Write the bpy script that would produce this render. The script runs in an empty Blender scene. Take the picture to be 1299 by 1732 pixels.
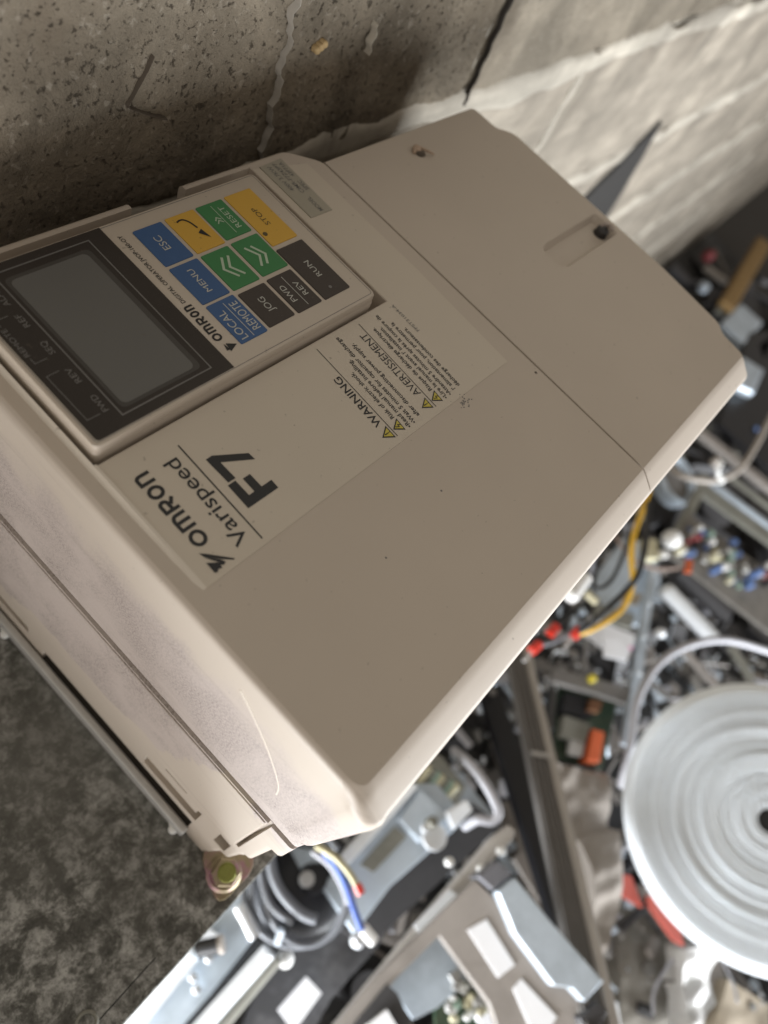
import bpy, bmesh, math, random
from mathutils import Vector, Matrix, noise
R_=random.Random(7)
sc=bpy.context.scene; col=sc.collection
K=0.235                     # metres per layout unit
# ------------------------------------------------------------------ camera
CF=1208.943
CR=Matrix(((0.63773165,-0.69219399,0.33788432),(-0.52632781,-0.71188505,-0.46497173),(0.56238544,0.11868927,-0.81831258)))
CAM=Vector((-0.56238544,-0.11868927,0.81831258))
cd=bpy.data.cameras.new('camera'); cam=bpy.data.objects.new('camera',cd); col.objects.link(cam)
M=Matrix.Identity(4)
rt,dn,fw=Vector(CR[0]),Vector(CR[1]),Vector(CR[2])
for i in range(3): M[i][0]=rt[i]; M[i][1]=-dn[i]; M[i][2]=-fw[i]; M[i][3]=CAM[i]*K
cam.matrix_world=M
cd.sensor_fit='VERTICAL'; cd.sensor_height=36.0; cd.lens=36.0*CF/1732.0
cd.clip_start=0.01; cd.clip_end=100
cd.dof.use_dof=True; cd.dof.focus_distance=0.256; cd.dof.aperture_fstop=6.4
sc.camera=cam
# ------------------------------------------------------------------ light
w=bpy.data.worlds.new('World'); sc.world=w; w.use_nodes=True
bg=w.node_tree.nodes['Background']; bg.inputs[0].default_value=(1.0,0.90,0.79,1); bg.inputs[1].default_value=0.355
def area(name,loc,target,sx,sy,power,colr):
    l=bpy.data.lights.new(name,'AREA'); l.shape='RECTANGLE'; l.size=sx; l.size_y=sy; l.energy=power; l.color=colr
    o=bpy.data.objects.new(name,l); col.objects.link(o); o.location=loc
    o.rotation_euler=(Vector(target)-Vector(loc)).to_track_quat('-Z','Y').to_euler(); return o
area('doorway_light',(-2.3,-1.30,-0.56),(0.0,-0.15,-0.40),2.0,1.0,50,(1.0,0.96,0.935))
area('heap_fill_light',(-1.15,-0.17,-0.79),(0.35,-0.45,-0.52),0.55,0.30,56,(0.92,0.96,1.0))  # unseen fill lamp added to brighten the scrap heap and reel
area('side_fill_light',(0.25,-1.75,-0.38),(0.25,-0.35,-0.50),1.8,0.5,74,(0.92,0.96,1.0))  # unseen fill lamp added from the side to lift heap and bevel
sc.view_settings.view_transform='Standard'; sc.view_settings.look='None'; sc.view_settings.exposure=0; sc.view_settings.gamma=1
sc.render.resolution_x=768; sc.render.resolution_y=1024

TILT=None      # (slope_x, slope_y, x0, y0): level of leaning things in the heap
def at(u,v,z=0.0):
    d=CR.transposed()@Vector(((u-649.5)/CF,(v-866)/CF,1))
    if TILT and z<-1.3:
        a,b,x0,y0=TILT; t=(z+a*(CAM.x-x0)+b*(CAM.y-y0)-CAM.z)/(d.z-a*d.x-b*d.y); return CAM+d*t
    return CAM+d*((z-CAM.z)/d.z)
def atd(u,v,dist):
    d=CR.transposed()@Vector(((u-649.5)/CF,(v-866)/CF,1)); return CAM+d*dist
# ------------------------------------------------------------------ materials
def srgb(r,g,b):
    f=lambda c:(c/255/12.92) if c/255<=0.04045 else ((c/255+0.055)/1.055)**2.4
    return (f(r),f(g),f(b))
class NT:
    def __init__(s,name):
        s.m=bpy.data.materials.new(name); s.m.use_nodes=True; s.t=s.m.node_tree; s.b=s.t.nodes['Principled BSDF']
        s.pos=s.n('ShaderNodeNewGeometry').outputs['Position']
    def n(s,ty,**kw):
        x=s.t.nodes.new(ty)
        for k,v in kw.items(): setattr(x,k,v)
        return x
    def l(s,a,b): s.t.links.new(a,b)
    def noise(s,scale,detail=4,rough=.6,vec=None,dist=0):
        x=s.n('ShaderNodeTexNoise'); x.inputs['Scale'].default_value=scale; x.inputs['Detail'].default_value=detail; x.inputs['Roughness'].default_value=rough; x.inputs['Distortion'].default_value=dist
        s.l(vec or s.pos,x.inputs['Vector']); return x.outputs['Fac']
    def ramp(s,fac,stops):
        x=s.n('ShaderNodeValToRGB'); r=x.color_ramp
        while len(r.elements)<len(stops): r.elements.new(.5)
        for e,(p,c) in zip(r.elements,stops):
            e.position=p; e.color=(c,c,c,1) if isinstance(c,(int,float)) else (*c,1)
        s.l(fac,x.inputs[0]); return x.outputs[0]
    def mix(s,f,a,b,mode='MIX'):
        x=s.n('ShaderNodeMix',data_type='RGBA',blend_type=mode)
        for i,v in ((0,f),(6,a),(7,b)):
            if isinstance(v,(int,float)): x.inputs[i].default_value=v
            elif isinstance(v,tuple): x.inputs[i].default_value=(*v,1)
            else: s.l(v,x.inputs[i])
        return x.outputs[2]
    def math(s,op,a,b=0,clamp=False):
        x=s.n('ShaderNodeMath',operation=op,use_clamp=clamp)
        for i,v in ((0,a),(1,b)):
            if isinstance(v,(int,float)): x.inputs[i].default_value=v
            else: s.l(v,x.inputs[i])
        return x.outputs[0]
    def bump(s,h,st,dist=.001):
        x=s.n('ShaderNodeBump'); x.inputs['Strength'].default_value=st; x.inputs['Distance'].default_value=dist; s.l(h,x.inputs['Height']); s.l(x.outputs[0],s.b.inputs['Normal'])
    def col(s,c):
        if isinstance(c,tuple): s.b.inputs['Base Color'].default_value=(*c,1)
        else: s.l(c,s.b.inputs['Base Color'])
    def sep(s):
        x=s.n('ShaderNodeSeparateXYZ'); s.l(s.pos,x.inputs[0]); return x.outputs
def mat(name,c,rough=.5,metal=0,var=.12,scale=60,bump=.15,spec=.5,stain=None,stain_amt=.5):
    t=NT(name); f=t.noise(scale,5)
    c2=tuple(max(0,x*(1-var*2)) for x in c); c1=tuple(min(1,x*(1+var)) for x in c)
    cc=t.mix(f,c2,c1)
    if stain:
        g=t.ramp(t.noise(scale*.35,6,.7),[(.48,0),(.66,1)]); cc=t.mix(t.math('MULTIPLY',g,stain_amt),cc,stain)
    t.col(cc); t.b.inputs['Roughness'].default_value=rough; t.b.inputs['Metallic'].default_value=metal
    t.b.inputs['Specular IOR Level'].default_value=spec
    if bump: t.bump(t.noise(scale*6,3),bump,.0005)
    return t.m
def m_plastic(name,c,dust=False,rough=.42):
    t=NT(name)
    f=t.noise(9,3); cc=t.mix(f,tuple(x*.90 for x in c),tuple(min(1,x*1.06) for x in c))
    # fine dust grains settled over everything
    g=t.ramp(t.noise(2600,2,.7),[(.69,0),(.76,1)]); cc=t.mix(t.math('MULTIPLY',g,.22),cc,(.55,.50,.45))
    s=t.ramp(t.noise(420,2,.5),[(.245,1),(.275,0)]); cc=t.mix(t.math('MULTIPLY',s,.35),cc,(.12,.10,.08))
    if dust:
        X,Y,Z=t.sep()
        onend=t.math('LESS_THAN',X,-0.2925*K)
        wob=t.math('MULTIPLY',t.math('SUBTRACT',t.noise(22,4,.6,dist=.4),.5),.075)
        zz=t.math('ADD',Z,wob)                                   # dust film thickens down the end
        film=t.ramp(t.math('ADD',t.math('MULTIPLY',zz,-14.0),-.05),[(.22,0),(.48,1)])
        clean=t.ramp(t.math('ADD',t.math('ADD',t.math('MULTIPLY',zz,-8.0),t.math('MULTIPLY',Y,-3.0)),0),[(.98,1),(1.12,0)])
        film=t.math('MULTIPLY',t.math('MULTIPLY',film,clean),onend)
        cc=t.mix(t.math('MULTIPLY',onend,.9),cc,(.475,.415,.352))  # dust tone, darkened further to hold down the light on this end
        cc=t.mix(t.math('MULTIPLY',film,.62),cc,(.46,.40,.385))
        fine=t.ramp(t.noise(1050,5,.9),[(.46,0),(.58,1)])
        pat=t.ramp(t.noise(30,5,.65,dist=.8),[(.38,.15),(.62,1)])
        cc=t.mix(t.math('MULTIPLY',t.math('MULTIPLY',film,t.math('MULTIPLY',fine,pat)),.90),cc,(.19,.155,.145))
        sp=t.ramp(t.noise(520,4,.8),[(.66,0),(.71,1)]); cc=t.mix(t.math('MULTIPLY',t.math('MULTIPLY',sp,onend),.6),cc,(.09,.08,.08))
        scr=t.n('ShaderNodeMapping'); scr.inputs['Scale'].default_value=(1,.12,3.2); scr.inputs['Rotation'].default_value=(.25,0,0); t.l(t.pos,scr.inputs[0])
        sm=t.ramp(t.noise(60,4,.6,vec=scr.outputs[0]),[(.58,0),(.68,1)])
        cc=t.mix(t.math('MULTIPLY',t.math('MULTIPLY',sm,onend),.35),cc,(.30,.25,.21))
    t.col(cc); t.b.inputs['Roughness'].default_value=rough+ (.12 if dust else 0); t.b.inputs['Specular IOR Level'].default_value=.35
    t.bump(t.noise(2200,2),.10,.0003)
    return t.m
BE=(.565,.498,.428)
PL=m_plastic('beige_plastic_dusty',BE,True)
PL2=m_plastic('beige_plastic',BE)
OPM=m_plastic('operator_plastic',(.565,.50,.425),rough=.34)
LAB=m_plastic('label_film',(.615,.552,.468),rough=.34)
MLAB=m_plastic('model_label_film',(.40,.375,.31),rough=.35)
CREAM=m_plastic('cream_edge',(.74,.68,.60))
BLK=mat('print_black',(.012,.012,.014),.4,bump=0)
GRY=mat('print_grey',(.20,.195,.19),.5,bump=0)
WHT=mat('print_white',(.55,.56,.53),.5,bump=0)
GLT=mat('print_pale_green',(.50,.62,.48),.5,bump=0)
INKY=mat('print_brown',(.10,.075,.03),.5,bump=0)
YEL=mat('triangle_yellow',(.62,.52,.08),.5,bump=0)
KB=m_plastic('key_blue',(.055,.125,.29),rough=.36); KG=m_plastic('key_green',(.055,.23,.085),rough=.36)
KY=m_plastic('key_yellow',(.66,.40,.065),rough=.36); KK=m_plastic('key_dark',(.060,.050,.046),rough=.30)
BEZ=m_plastic('bezel_dark',(.040,.034,.031),rough=.22)
LCD2=m_plastic('lcd_surround',(.075,.071,.067),rough=.25)
LCD=m_plastic('lcd_glass',(.150,.150,.145),rough=.30)
VOID=mat('dark_void',(.006,.005,.004),.9,bump=0)
def m_plate():
    t=NT('galvanised_plate'); 
    a=t.noise(88,10,.76,dist=.3); b=t.noise(260,6,.75,dist=.3)
    c=t.ramp(a,[(.40,(.050,.049,.042)),(.465,(.105,.104,.093)),(.50,(.19,.19,.175)),(.54,(.29,.29,.275)),(.62,(.42,.42,.40))])
    c=t.mix(t.ramp(b,[(.48,0),(.58,.6)]),c,(.085,.083,.073))
    c=t.mix(t.ramp(t.noise(14,5,.6),[(.48,0),(.64,.5)]),c,(.090,.087,.074))
    s=t.ramp(t.noise(700,3,.7),[(.32,1),(.37,0)]); c=t.mix(t.math('MULTIPLY',s,.7),c,(.025,.023,.02))
    c=t.mix(t.ramp(t.noise(6,3),[(.5,0),(.75,.4)]),c,(.20,.20,.185))
    t.col(c); t.b.inputs['Roughness'].default_value=.48; t.b.inputs['Metallic'].default_value=.25
    t.bump(t.noise(260,5),.35,.0006); return t.m
PLATE=m_plate()
def m_wall(name,c,rough_amt):
    t=NT(name)
    a=t.noise(16,8,.65,dist=.5); cc=t.mix(t.ramp(a,[(.35,0),(.65,1)]),tuple(x*.55 for x in c),tuple(min(1,x*1.2) for x in c))
    sp=t.ramp(t.noise(360,5,.72),[(.30,1),(.42,0)]); cc=t.mix(t.math('MULTIPLY',sp,rough_amt*.62),cc,(.075,.058,.042))
    l2=t.ramp(t.noise(260,3,.6),[(.60,0),(.68,1)]); cc=t.mix(t.math('MULTIPLY',l2,.25*rough_amt),cc,(.55,.50,.42))
    big=t.ramp(t.noise(9,5,.7,dist=.8),[(.50,0),(.68,1)]); cc=t.mix(t.math('MULTIPLY',big,.55*rough_amt),cc,(.115,.088,.062))
    mp=t.n('ShaderNodeMapping'); mp.inputs['Scale'].default_value=(.14,1,1.3); t.l(t.pos,mp.inputs[0]); st=t.ramp(t.noise(26,5,.6,vec=mp.outputs[0]),[(.42,0),(.62,1)]); cc=t.mix(t.math('MULTIPLY',st,.9*(1.15-rough_amt)),cc,tuple(x*.62 for x in c))
    t.col(cc); t.b.inputs['Roughness'].default_value=.95; t.b.inputs['Specular IOR Level'].default_value=.15
    h=t.math('ADD',t.noise(140,6,.75),t.math('MULTIPLY',sp,-.6)); t.bump(h,.9*rough_amt*rough_amt+.02,.004); return t.m
BLOCK=m_wall('rough_concrete_block',(.25,.212,.16),1.0)
BLOCK2=m_wall('smooth_concrete_block',(.345,.305,.25),.40)
BLOCK3=m_wall('weathered_concrete_block',(.28,.243,.19),.72)
MORT=m_wall('mortar',(.52,.475,.40),.22)
ALU=mat('aluminium',(.55,.54,.52),.45,.25,scale=80)
ZINC=mat('pale_zinc_sheet',(.55,.62,.69),.42,.45,scale=40,stain=(.20,.24,.26),stain_amt=.35)
ZINCW=mat('bright_steel',(.84,.87,.91),.30,.15,scale=50)
WHITE=mat('white_paper',(.86,.87,.90),.6,var=.03,bump=0)
WPL=mat('white_plastic',(.82,.82,.80),.4,var=.04)
REEL=mat('blue_white_band',(.87,.92,.97),.38,var=.05,scale=20)
DKM=mat('dark_metal',(.060,.058,.060),.5,.3,scale=90)
BLACKP=mat('black_plastic',(.010,.010,.012),.35,scale=120)
RIBM=mat('ribbed_grey_plastic',(.17,.16,.15),.6,scale=60)
TAUPE=mat('taupe_painted_steel',(.33,.30,.275),.5,scale=25,stain=(.13,.115,.10))
TAUPEL=mat('pale_taupe_steel',(.44,.41,.375),.5,scale=25)
GCAB=mat('grey_cable',(.17,.18,.20),.45,var=.05,bump=0)
GCABL=mat('pale_grey_cable',(.42,.42,.45),.45,var=.05,bump=0)
BEIGEC=mat('beige_cable',(.40,.36,.32),.45,var=.05,bump=0)
YW=mat('yellow_wire',(.72,.42,.03),.35,var=.05,bump=0); BW=mat('black_wire',(.01,.01,.01),.3,bump=0)
BLW=mat('blue_wire',(.09,.17,.55),.35,bump=0); CRW=mat('cream_wire',(.55,.50,.30),.4,bump=0)
REDP=mat('red_plastic',(.72,.045,.025),.35,var=.05,bump=0); REDF=mat('red_foil',(.52,.10,.07),.5,scale=90)
ORG=mat('orange_connector',(.62,.12,.035),.45,bump=0); PCB=mat('green_board',(.022,.045,.025),.4,scale=200,stain=(.06,.06,.03))
GBRD=mat('grey_board',(.20,.185,.165),.6,scale=150,stain=(.07,.07,.06))
WOOD=mat('ochre_wood',(.24,.145,.05),.6,scale=40); CLOTH=mat('tan_cloth',(.32,.285,.25),.9,scale=200,var=.1)
YELP=mat('yellow_plastic',(.75,.62,.05),.4,bump=0); CRP=mat('cream_plastic',(.62,.58,.40),.5); BLP=mat('blue_plastic',(.12,.20,.42),.4,bump=0)
GREENP=mat('pale_green_part',(.30,.42,.34),.4); OLIV=mat('khaki_grey_metal',(.24,.235,.20),.5,scale=50,stain=(.10,.10,.08))
GOLD=mat('yellow_zinc',(.27,.22,.13),.40,.45,scale=300,stain=(.35,.16,.25),stain_amt=.8); GOLDG=mat('greenish_zinc',(.20,.21,.05),.35,.6,scale=400,stain=(.12,.10,.02))
PAPR=mat('crumpled_film',(.55,.54,.52),.35,scale=80,stain=(.25,.24,.20)); FLOORM=mat('oily_floor',(.05,.045,.04),.7,scale=12)
CARD=mat('old_cardboard',(.27,.25,.215),.85,scale=60,stain=(.13,.12,.10)); BRNB=mat('brown_board',(.36,.30,.22),.8,scale=30)

# ------------------------------------------------------------------ mesh builder
W={}    # world location of every object origin (layout units)
def props(o,label=None,cat=None,group=None,kind=None):
    if label: o['label']=label
    if cat: o['category']=cat
    if group: o['group']=group
    if kind: o['kind']=kind
    return o
def thing(name,loc,label,cat,group=None):
    o=bpy.data.objects.new(name,None); o.empty_display_size=.02; col.objects.link(o); o.location=Vector(loc)*K; W[o]=Vector(loc); return props(o,label,cat,group)
def link(name,mesh,mt,parent,org):
    o=bpy.data.objects.new(name,mesh); col.objects.link(o); W[o]=Vector(org)
    if parent: o.parent=parent; o.location=(Vector(org)-W[parent])*K
    else: o.location=Vector(org)*K
    if mt: 
        mesh.materials.clear(); mesh.materials.append(mt)
    return o
class MB:
    def __init__(s): s.v=[]; s.f=[]
    def add(s,vs,fs):
        n=len(s.v); s.v+= [Vector(p) for p in vs]; s.f+=[tuple(i+n for i in f) for f in fs]; return s
    def box(s,x0,x1,y0,y1,z0,z1):
        return s.add([(x,y,z) for z in (z0,z1) for x,y in ((x0,y0),(x1,y0),(x1,y1),(x0,y1))],[(3,2,1,0),(4,5,6,7),(0,1,5,4),(1,2,6,5),(2,3,7,6),(3,0,4,7)])
    def loft(s,rings,cap=True):
        n=len(rings[0]); vs=[p for r in rings for p in r]; fs=[]
        for k in range(len(rings)-1):
            for i in range(n):
                j=(i+1)%n; fs.append((k*n+i,k*n+j,(k+1)*n+j,(k+1)*n+i))
        if cap: fs.append(tuple(range(n))[::-1]); fs.append(tuple((len(rings)-1)*n+i for i in range(n)))
        return s.add(vs,fs)
    def prism(s,poly,z0,z1):
        a=sum(poly[i][0]*poly[(i+1)%len(poly)][1]-poly[(i+1)%len(poly)][0]*poly[i][1] for i in range(len(poly)))
        if a<0: poly=poly[::-1]
        return s.loft([[(p[0],p[1],z0) for p in poly],[(p[0],p[1],z1) for p in poly]])
    def slab(s,pts,z,th):            # pts: picture points on the level z (or per-point z)
        P=[at(p[0],p[1],p[2] if len(p)>2 else z) for p in pts]
        a=sum(P[i].x*P[(i+1)%len(P)].y-P[(i+1)%len(P)].x*P[i].y for i in range(len(P)))
        if a<0: P=P[::-1]
        return s.loft([[p-Vector((0,0,th)) for p in P],P])
    def beam(s,a,b,wd,h,up=(0,0,1),off=0,lift=0):
        a=Vector(a);b=Vector(b); d=(b-a).normalized(); sd=d.cross(Vector(up)).normalized(); u=sd.cross(d)
        o=sd*off+u*lift; vs=[]
        for p in (a,b):
            for q,r in ((-1,-1),(1,-1),(1,0),(-1,0)): vs.append(p+o+sd*wd/2*q+u*h*r)
            
        return s.add(vs,[(0,1,2,3),(7,6,5,4),(1,0,4,5),(2,1,5,6),(3,2,6,7),(0,3,7,4)])
    def tube(s,pts,r,n=8,sm=6,taper=None):
        P=spline(pts,sm) if sm else [Vector(p) for p in pts]
        rings=[]; up=Vector((.13,.21,1)).normalized()
        for i,p in enumerate(P):
            d=(P[min(i+1,len(P)-1)]-P[max(i-1,0)]).normalized(); a=d.cross(up)
            if a.length<1e-4: a=d.cross(Vector((1,0,0)))
            a.normalize(); b=a.cross(d); up=b
            rr=r if taper is None else r*(taper[0]+(taper[1]-taper[0])*i/(len(P)-1))
            rings.append([p+a*math.cos(t)*rr+b*math.sin(t)*rr for t in (2*math.pi*k/n for k in range(n))])
        return s.loft(rings)
    def lathe(s,c,ax,prof,n=48,rx=1.0):
        ax=Vector(ax).normalized(); a=ax.cross(Vector((0,1,0.2))).normalized(); b=ax.cross(a); c=Vector(c)
        rings=[[c+ax*h+(a*math.cos(t)+b*math.sin(t))*r for t in (2*math.pi*k/n for k in range(n))] for r,h in prof]
        return s.loft(rings)
    def build(s,name,mt,parent=None,smooth=None,org=None,bevel=0,label=None,cat=None,group=None,kind=None):
        if org is None:
            xs=[p.x for p in s.v];ys=[p.y for p in s.v];zs=[p.z for p in s.v]; org=Vector(((min(xs)+max(xs))/2,(min(ys)+max(ys))/2,min(zs)))
        org=Vector(org)
        me=bpy.data.meshes.new(name); me.from_pydata([(p-org)*K for p in s.v],[],s.f); me.update()
        bm=bmesh.new(); bm.from_mesh(me); bmesh.ops.recalc_face_normals(bm,faces=bm.faces); bm.to_mesh(me); bm.free()
        if smooth:
            me.shade_smooth(); me.set_sharp_from_angle(angle=math.radians(smooth))
        o=link(name,me,mt,parent,org)
        if bevel:
            b=o.modifiers.new('bevel','BEVEL'); b.width=bevel*K; b.segments=2; b.limit_method='ANGLE'; b.angle_limit=math.radians(40); b.harden_normals=False
        return props(o,label,cat,group,kind)
def spline(pts,sm):
    P=[Vector(p) for p in pts]
    if len(P)<3: return P
    out=[]
    for i in range(len(P)-1):
        p0=P[max(i-1,0)];p1=P[i];p2=P[i+1];p3=P[min(i+2,len(P)-1)]
        for k in range(sm):
            t=k/sm; out.append(.5*((2*p1)+(p2-p0)*t+(2*p0-5*p1+4*p2-p3)*t*t+(3*p1-p0-3*p2+p3)*t**3))
    return out+[P[-1]]
def roundpoly(poly,rs,n=5):
    out=[]; N=len(poly)
    if not isinstance(rs,(list,tuple)): rs=[rs]*N
    for i in range(N):
        p=Vector(poly[i]).to_2d(); a=Vector(poly[i-1]).to_2d(); b=Vector(poly[(i+1)%N]).to_2d(); r=rs[i]
        if r<=0: out+= [tuple(p)]*(1); continue
        u=(a-p).normalized(); v=(b-p).normalized(); r=min(r,(a-p).length*.48,(b-p).length*.48)
        for k in range(n+1):
            t=k/n; q=p+u*r*(1-t)**2+v*r*t**2; out.append((q.x,q.y))
    return out
def boolean(o,cut_mb,op='DIFFERENCE'):
    c=cut_mb.build('cutter',None); m=o.modifiers.new('b','BOOLEAN'); m.object=c; m.operation=op; m.solver='EXACT'
    dg=bpy.context.evaluated_depsgraph_get(); dg.update(); me=bpy.data.meshes.new_from_object(o.evaluated_get(dg)); o.modifiers.remove(m)
    mt=o.data.materials[0]; o.data=me; me.materials.clear(); me.materials.append(mt); bpy.data.objects.remove(c)
def fix_smooth(o,a=35):
    o.data.shade_smooth(); o.data.set_sharp_from_angle(angle=math.radians(a))
    m=o.modifiers.new('weighted','WEIGHTED_NORMAL'); m.weight=100; m.keep_sharp=True

# ------------------------------------------------------------------ lettering
_tc={}
def glyphs(s,bold=0,spacing=1,shear=0):
    key=(s,bold,spacing,shear)
    if key in _tc: return _tc[key]
    c=bpy.data.curves.new('t','FONT'); c.body=s; c.size=1; c.offset=bold; c.space_character=spacing; c.shear=shear; c.resolution_u=3
    o=bpy.data.objects.new('t',c); col.objects.link(o); dg=bpy.context.evaluated_depsgraph_get(); dg.update()
    me=bpy.data.meshes.new_from_object(o.evaluated_get(dg)); vs=[(v.co.x,v.co.y) for v in me.vertices]; fs=[tuple(p.vertices) for p in me.polygons]
    bpy.data.objects.remove(o); bpy.data.curves.remove(c); bpy.data.meshes.remove(me); _tc[key]=(vs,fs); return vs,fs
def write(mb,s,y0,y1,base,cap,z,bold=0,skew=0,spacing=1,shear=0):
    """text from y0 to y1, baseline at x=base (letters rise towards -x), capital height cap"""
    vs,fs=glyphs(s,bold,spacing,shear); H=max(v[1] for v in glyphs('H',bold)[0])
    x0=min(v[0] for v in vs); x1=max(v[0] for v in vs); sx=(y1-y0)/(x1-x0); sy=cap/H
    mb.add([(base-v[1]*sy+skew*((v[0]-x0)*sx),y0+(v[0]-x0)*sx,z) for v in vs],fs); return mb
def letters(name,items,z,mt,parent,**kw):
    mb=MB()
    for it in items: write(mb,*it[:5],z,**(it[5] if len(it)>5 else {}))
    return mb.build(name,mt,parent,**kw)
def rectxy(mb,x0,x1,y0,y1,z,th=.0006): return mb.box(x0,x1,y0,y1,z-th,z)
def ribbon(mb,pts,wd,z,close=False):
    """flat stroke of constant width through (x,y) points"""
    P=[Vector(p) for p in pts]; N=len(P); L=[];Rr=[]
    for i in range(N):
        a=P[i-1] if (i>0 or close) else None; b=P[(i+1)%N] if (i<N-1 or close) else None
        d1=(P[i]-a).normalized() if a is not None else None; d2=(b-P[i]).normalized() if b is not None else None
        if d1 is None: d1=d2
        if d2 is None: d2=d1
        n1=Vector((-d1.y,d1.x)); n2=Vector((-d2.y,d2.x)); m=(n1+n2).normalized(); k=wd/2/max(.35,m.dot(n1))
        L.append(P[i]+m*k); Rr.append(P[i]-m*k)
    vs=[(p.x,p.y,z) for p in L]+[(p.x,p.y,z) for p in Rr]; fs=[(i,(i+1)%N,N+(i+1)%N,N+i) for i in range(N if close else N-1)]
    return mb.add(vs,fs)
def arc(cx,cy,rx,ry,a0,a1,n=8): return [(cx+rx*math.cos(math.radians(a0+(a1-a0)*k/n)),cy+ry*math.sin(math.radians(a0+(a1-a0)*k/n))) for k in range(n+1)]
def wordmark(mb,z,top,base,spans,wd):
    """five-letter maker's word in small rounded capitals; spans: y-range of each letter"""
    h=base-top; e=wd/2
    def tr(pts,y0,y1): return [(base-p[1]*h,y0+p[0]*(y1-y0)) for p in pts]
    def st(pts,y0,y1,k=0,close=False): ribbon(mb,tr(pts,y0,y1),wd,z+k*.00015,close)
    ey=lambda y0,y1:e/(y1-y0); eh=e/h
    def O(y0,y1): q=ey(y0,y1); st(arc(.5,.5,.5-q,.5-eh,0,345,23),y0,y1,0,True)
    def n(y0,y1,mid=False):
        q=ey(y0,y1); st([(q,0),(q,1-eh)]+arc(.62,.62+0*eh,.38-q,.38-eh,90,0,6)+[(1-q,0)],y0,y1)
        if mid: st([(.5,0),(.5,1-2*eh)],y0,y1,1)
    def Rr(y0,y1):
        q=ey(y0,y1); st([(q,0),(q,1-eh)]+arc(.66,.66,.34-q,.34-eh,90,-90,8)+[(2*q,.32+eh)],y0,y1); st([(.5,.32),(1-q*.6,0)],y0,y1,1)
    O(*spans[0]); n(*spans[1],mid=True); Rr(*spans[2]); O(*spans[3]); n(*spans[4])
def pxpoly(mb,ox,oy,s,pts,zl,z):
    mb.add([(*at(ox+x/s,oy+y/s,zl).to_2d(),z) for x,y in pts],[tuple(range(len(pts)))]); return mb

# ================================================================== SETTING
FZ=-3.95
fl=MB(); fl.box(-9,40,-22,0.72,FZ-.3,FZ); fl.build('floor',FLOORM,kind='structure')
# concrete block wall
wall=thing('block_wall',(3,.95,FZ),'rough concrete block wall with pale smeared mortar, standing beside the beige drive','wall')
MB().box(-9,40,.728,1.6,FZ-.1,5).build('wall_core',MORT,wall)
def block_mesh(name,wd,ht,nx,nz,seed,amp):
    vs=[];fs=[]
    for j in range(nz+1):
        for i in range(nx+1):
            x=wd*(i/nx-.5); z=ht*j/nz; e=min(i,nx-i,(j),nz-j)
            d=0
            if amp: d=amp*(noise.fractal(Vector((x*7+seed*9.1,z*7,seed)),1,2,4)*.6+noise.noise(Vector((x*45,z*45,seed)))*.45)
            ee=0.010 if e==0 else 0
            edge=.010*noise.noise(Vector((x*12+seed,z*12,3.3))) if e==0 else 0
            vs.append(((x+(edge if i in(0,nx) else 0))*K,(-.012+d+ee)*K,(z+(edge if j in (0,nz) else 0))*K))
    n1=len(vs)
    for j in range(nz):
        for i in range(nx): a=j*(nx+1)+i; fs.append((a,a+1,a+nx+2,a+nx+1))
    ring=[i for i in range(nx+1)]+[j*(nx+1)+nx for j in range(1,nz+1)]+[nz*(nx+1)+i for i in range(nx-1,-1,-1)]+[j*(nx+1) for j in range(nz-1,0,-1)]
    for k in ring: vs.append((vs[k][0],.02*K,vs[k][2]))
    m=len(ring)
    for k in range(m): fs.append((ring[k],n1+k,n1+(k+1)%m,ring[(k+1)%m]))
    me=bpy.data.meshes.new(name); me.from_pydata(vs,[],fs); me.shade_smooth(); me.set_sharp_from_angle(angle=math.radians(50)); return me
rows=[-3.98+.65*k for k in range(8)]   # ... -.78, -.13, .52
RH=.65
rows=[-.13-RH*k for k in range(6,-1,-1)]+[-.13+RH]
variants={}
for r,z0 in enumerate(rows[:-1]+[rows[-1]]):
    top=(z0>-.2); off=1.15 if (len(rows)-2-r)%2==0 else 1.85
    for k in range(-2,9):
        x0=off+1.4*k-.7+.0; xc=x0+.0
        xc=off+1.4*k+.7
        if xc<-1.6 or xc>13: continue
        near=xc<4.5 and z0>-1.6
        mt=(BLOCK if xc<1.2 else BLOCK3) if top else BLOCK2
        if near: me=block_mesh('concrete_block',1.375,RH-.03,110,50,r*13+k,.010 if top else .0035)
        else:
            key=(r+k)%3
            if key not in variants: variants[key]=block_mesh('concrete_block',1.375,RH-.03,28,14,50+key,.004)
            me=variants[key]
        if me.materials and me.materials[0]!=mt: me=me.copy()
        o=link('concrete_block',me,mt,wall,(xc,.72,z0+.015))
def strip(name,pts,wfun,mt,y,seed,th=.006,**kw):
    """ragged smear of mortar on the wall; pts (x,z)"""
    vs=[];fs=[];n=len(pts)
    for i,(x,z) in enumerate(pts):
        a=Vector(pts[max(i-1,0)]); b=Vector(pts[min(i+1,n-1)]); d=(b-a).normalized(); nn=Vector((-d.y,d.x)); wd=wfun(i/(n-1))
        l=wd*(.55+.55*noise.noise(Vector((x*6,z*6,seed)))+.25*noise.noise(Vector((x*31,z*31,seed)))); q=wd*(.55+.55*noise.noise(Vector((x*6,z*6,seed+9)))+.25*noise.noise(Vector((x*31,z*31,seed+9))))
        for t,yy in ((l,y+th+.012),(l*.8,y+.001),(l*.3,y-th*.3),(-q*.3,y-th*.3),(-q*.8,y+.001),(-q,y+th+.012)): vs.append((x+nn.x*t,yy,z+nn.y*t))
    for i in range(n-1):
        for k in range(5): a=i*6+k; fs.append((a,a+1,a+7,a+6))
    mb=MB(); mb.add(vs,fs); return mb.build(name,mt,wall,smooth=60,**kw)
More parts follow.
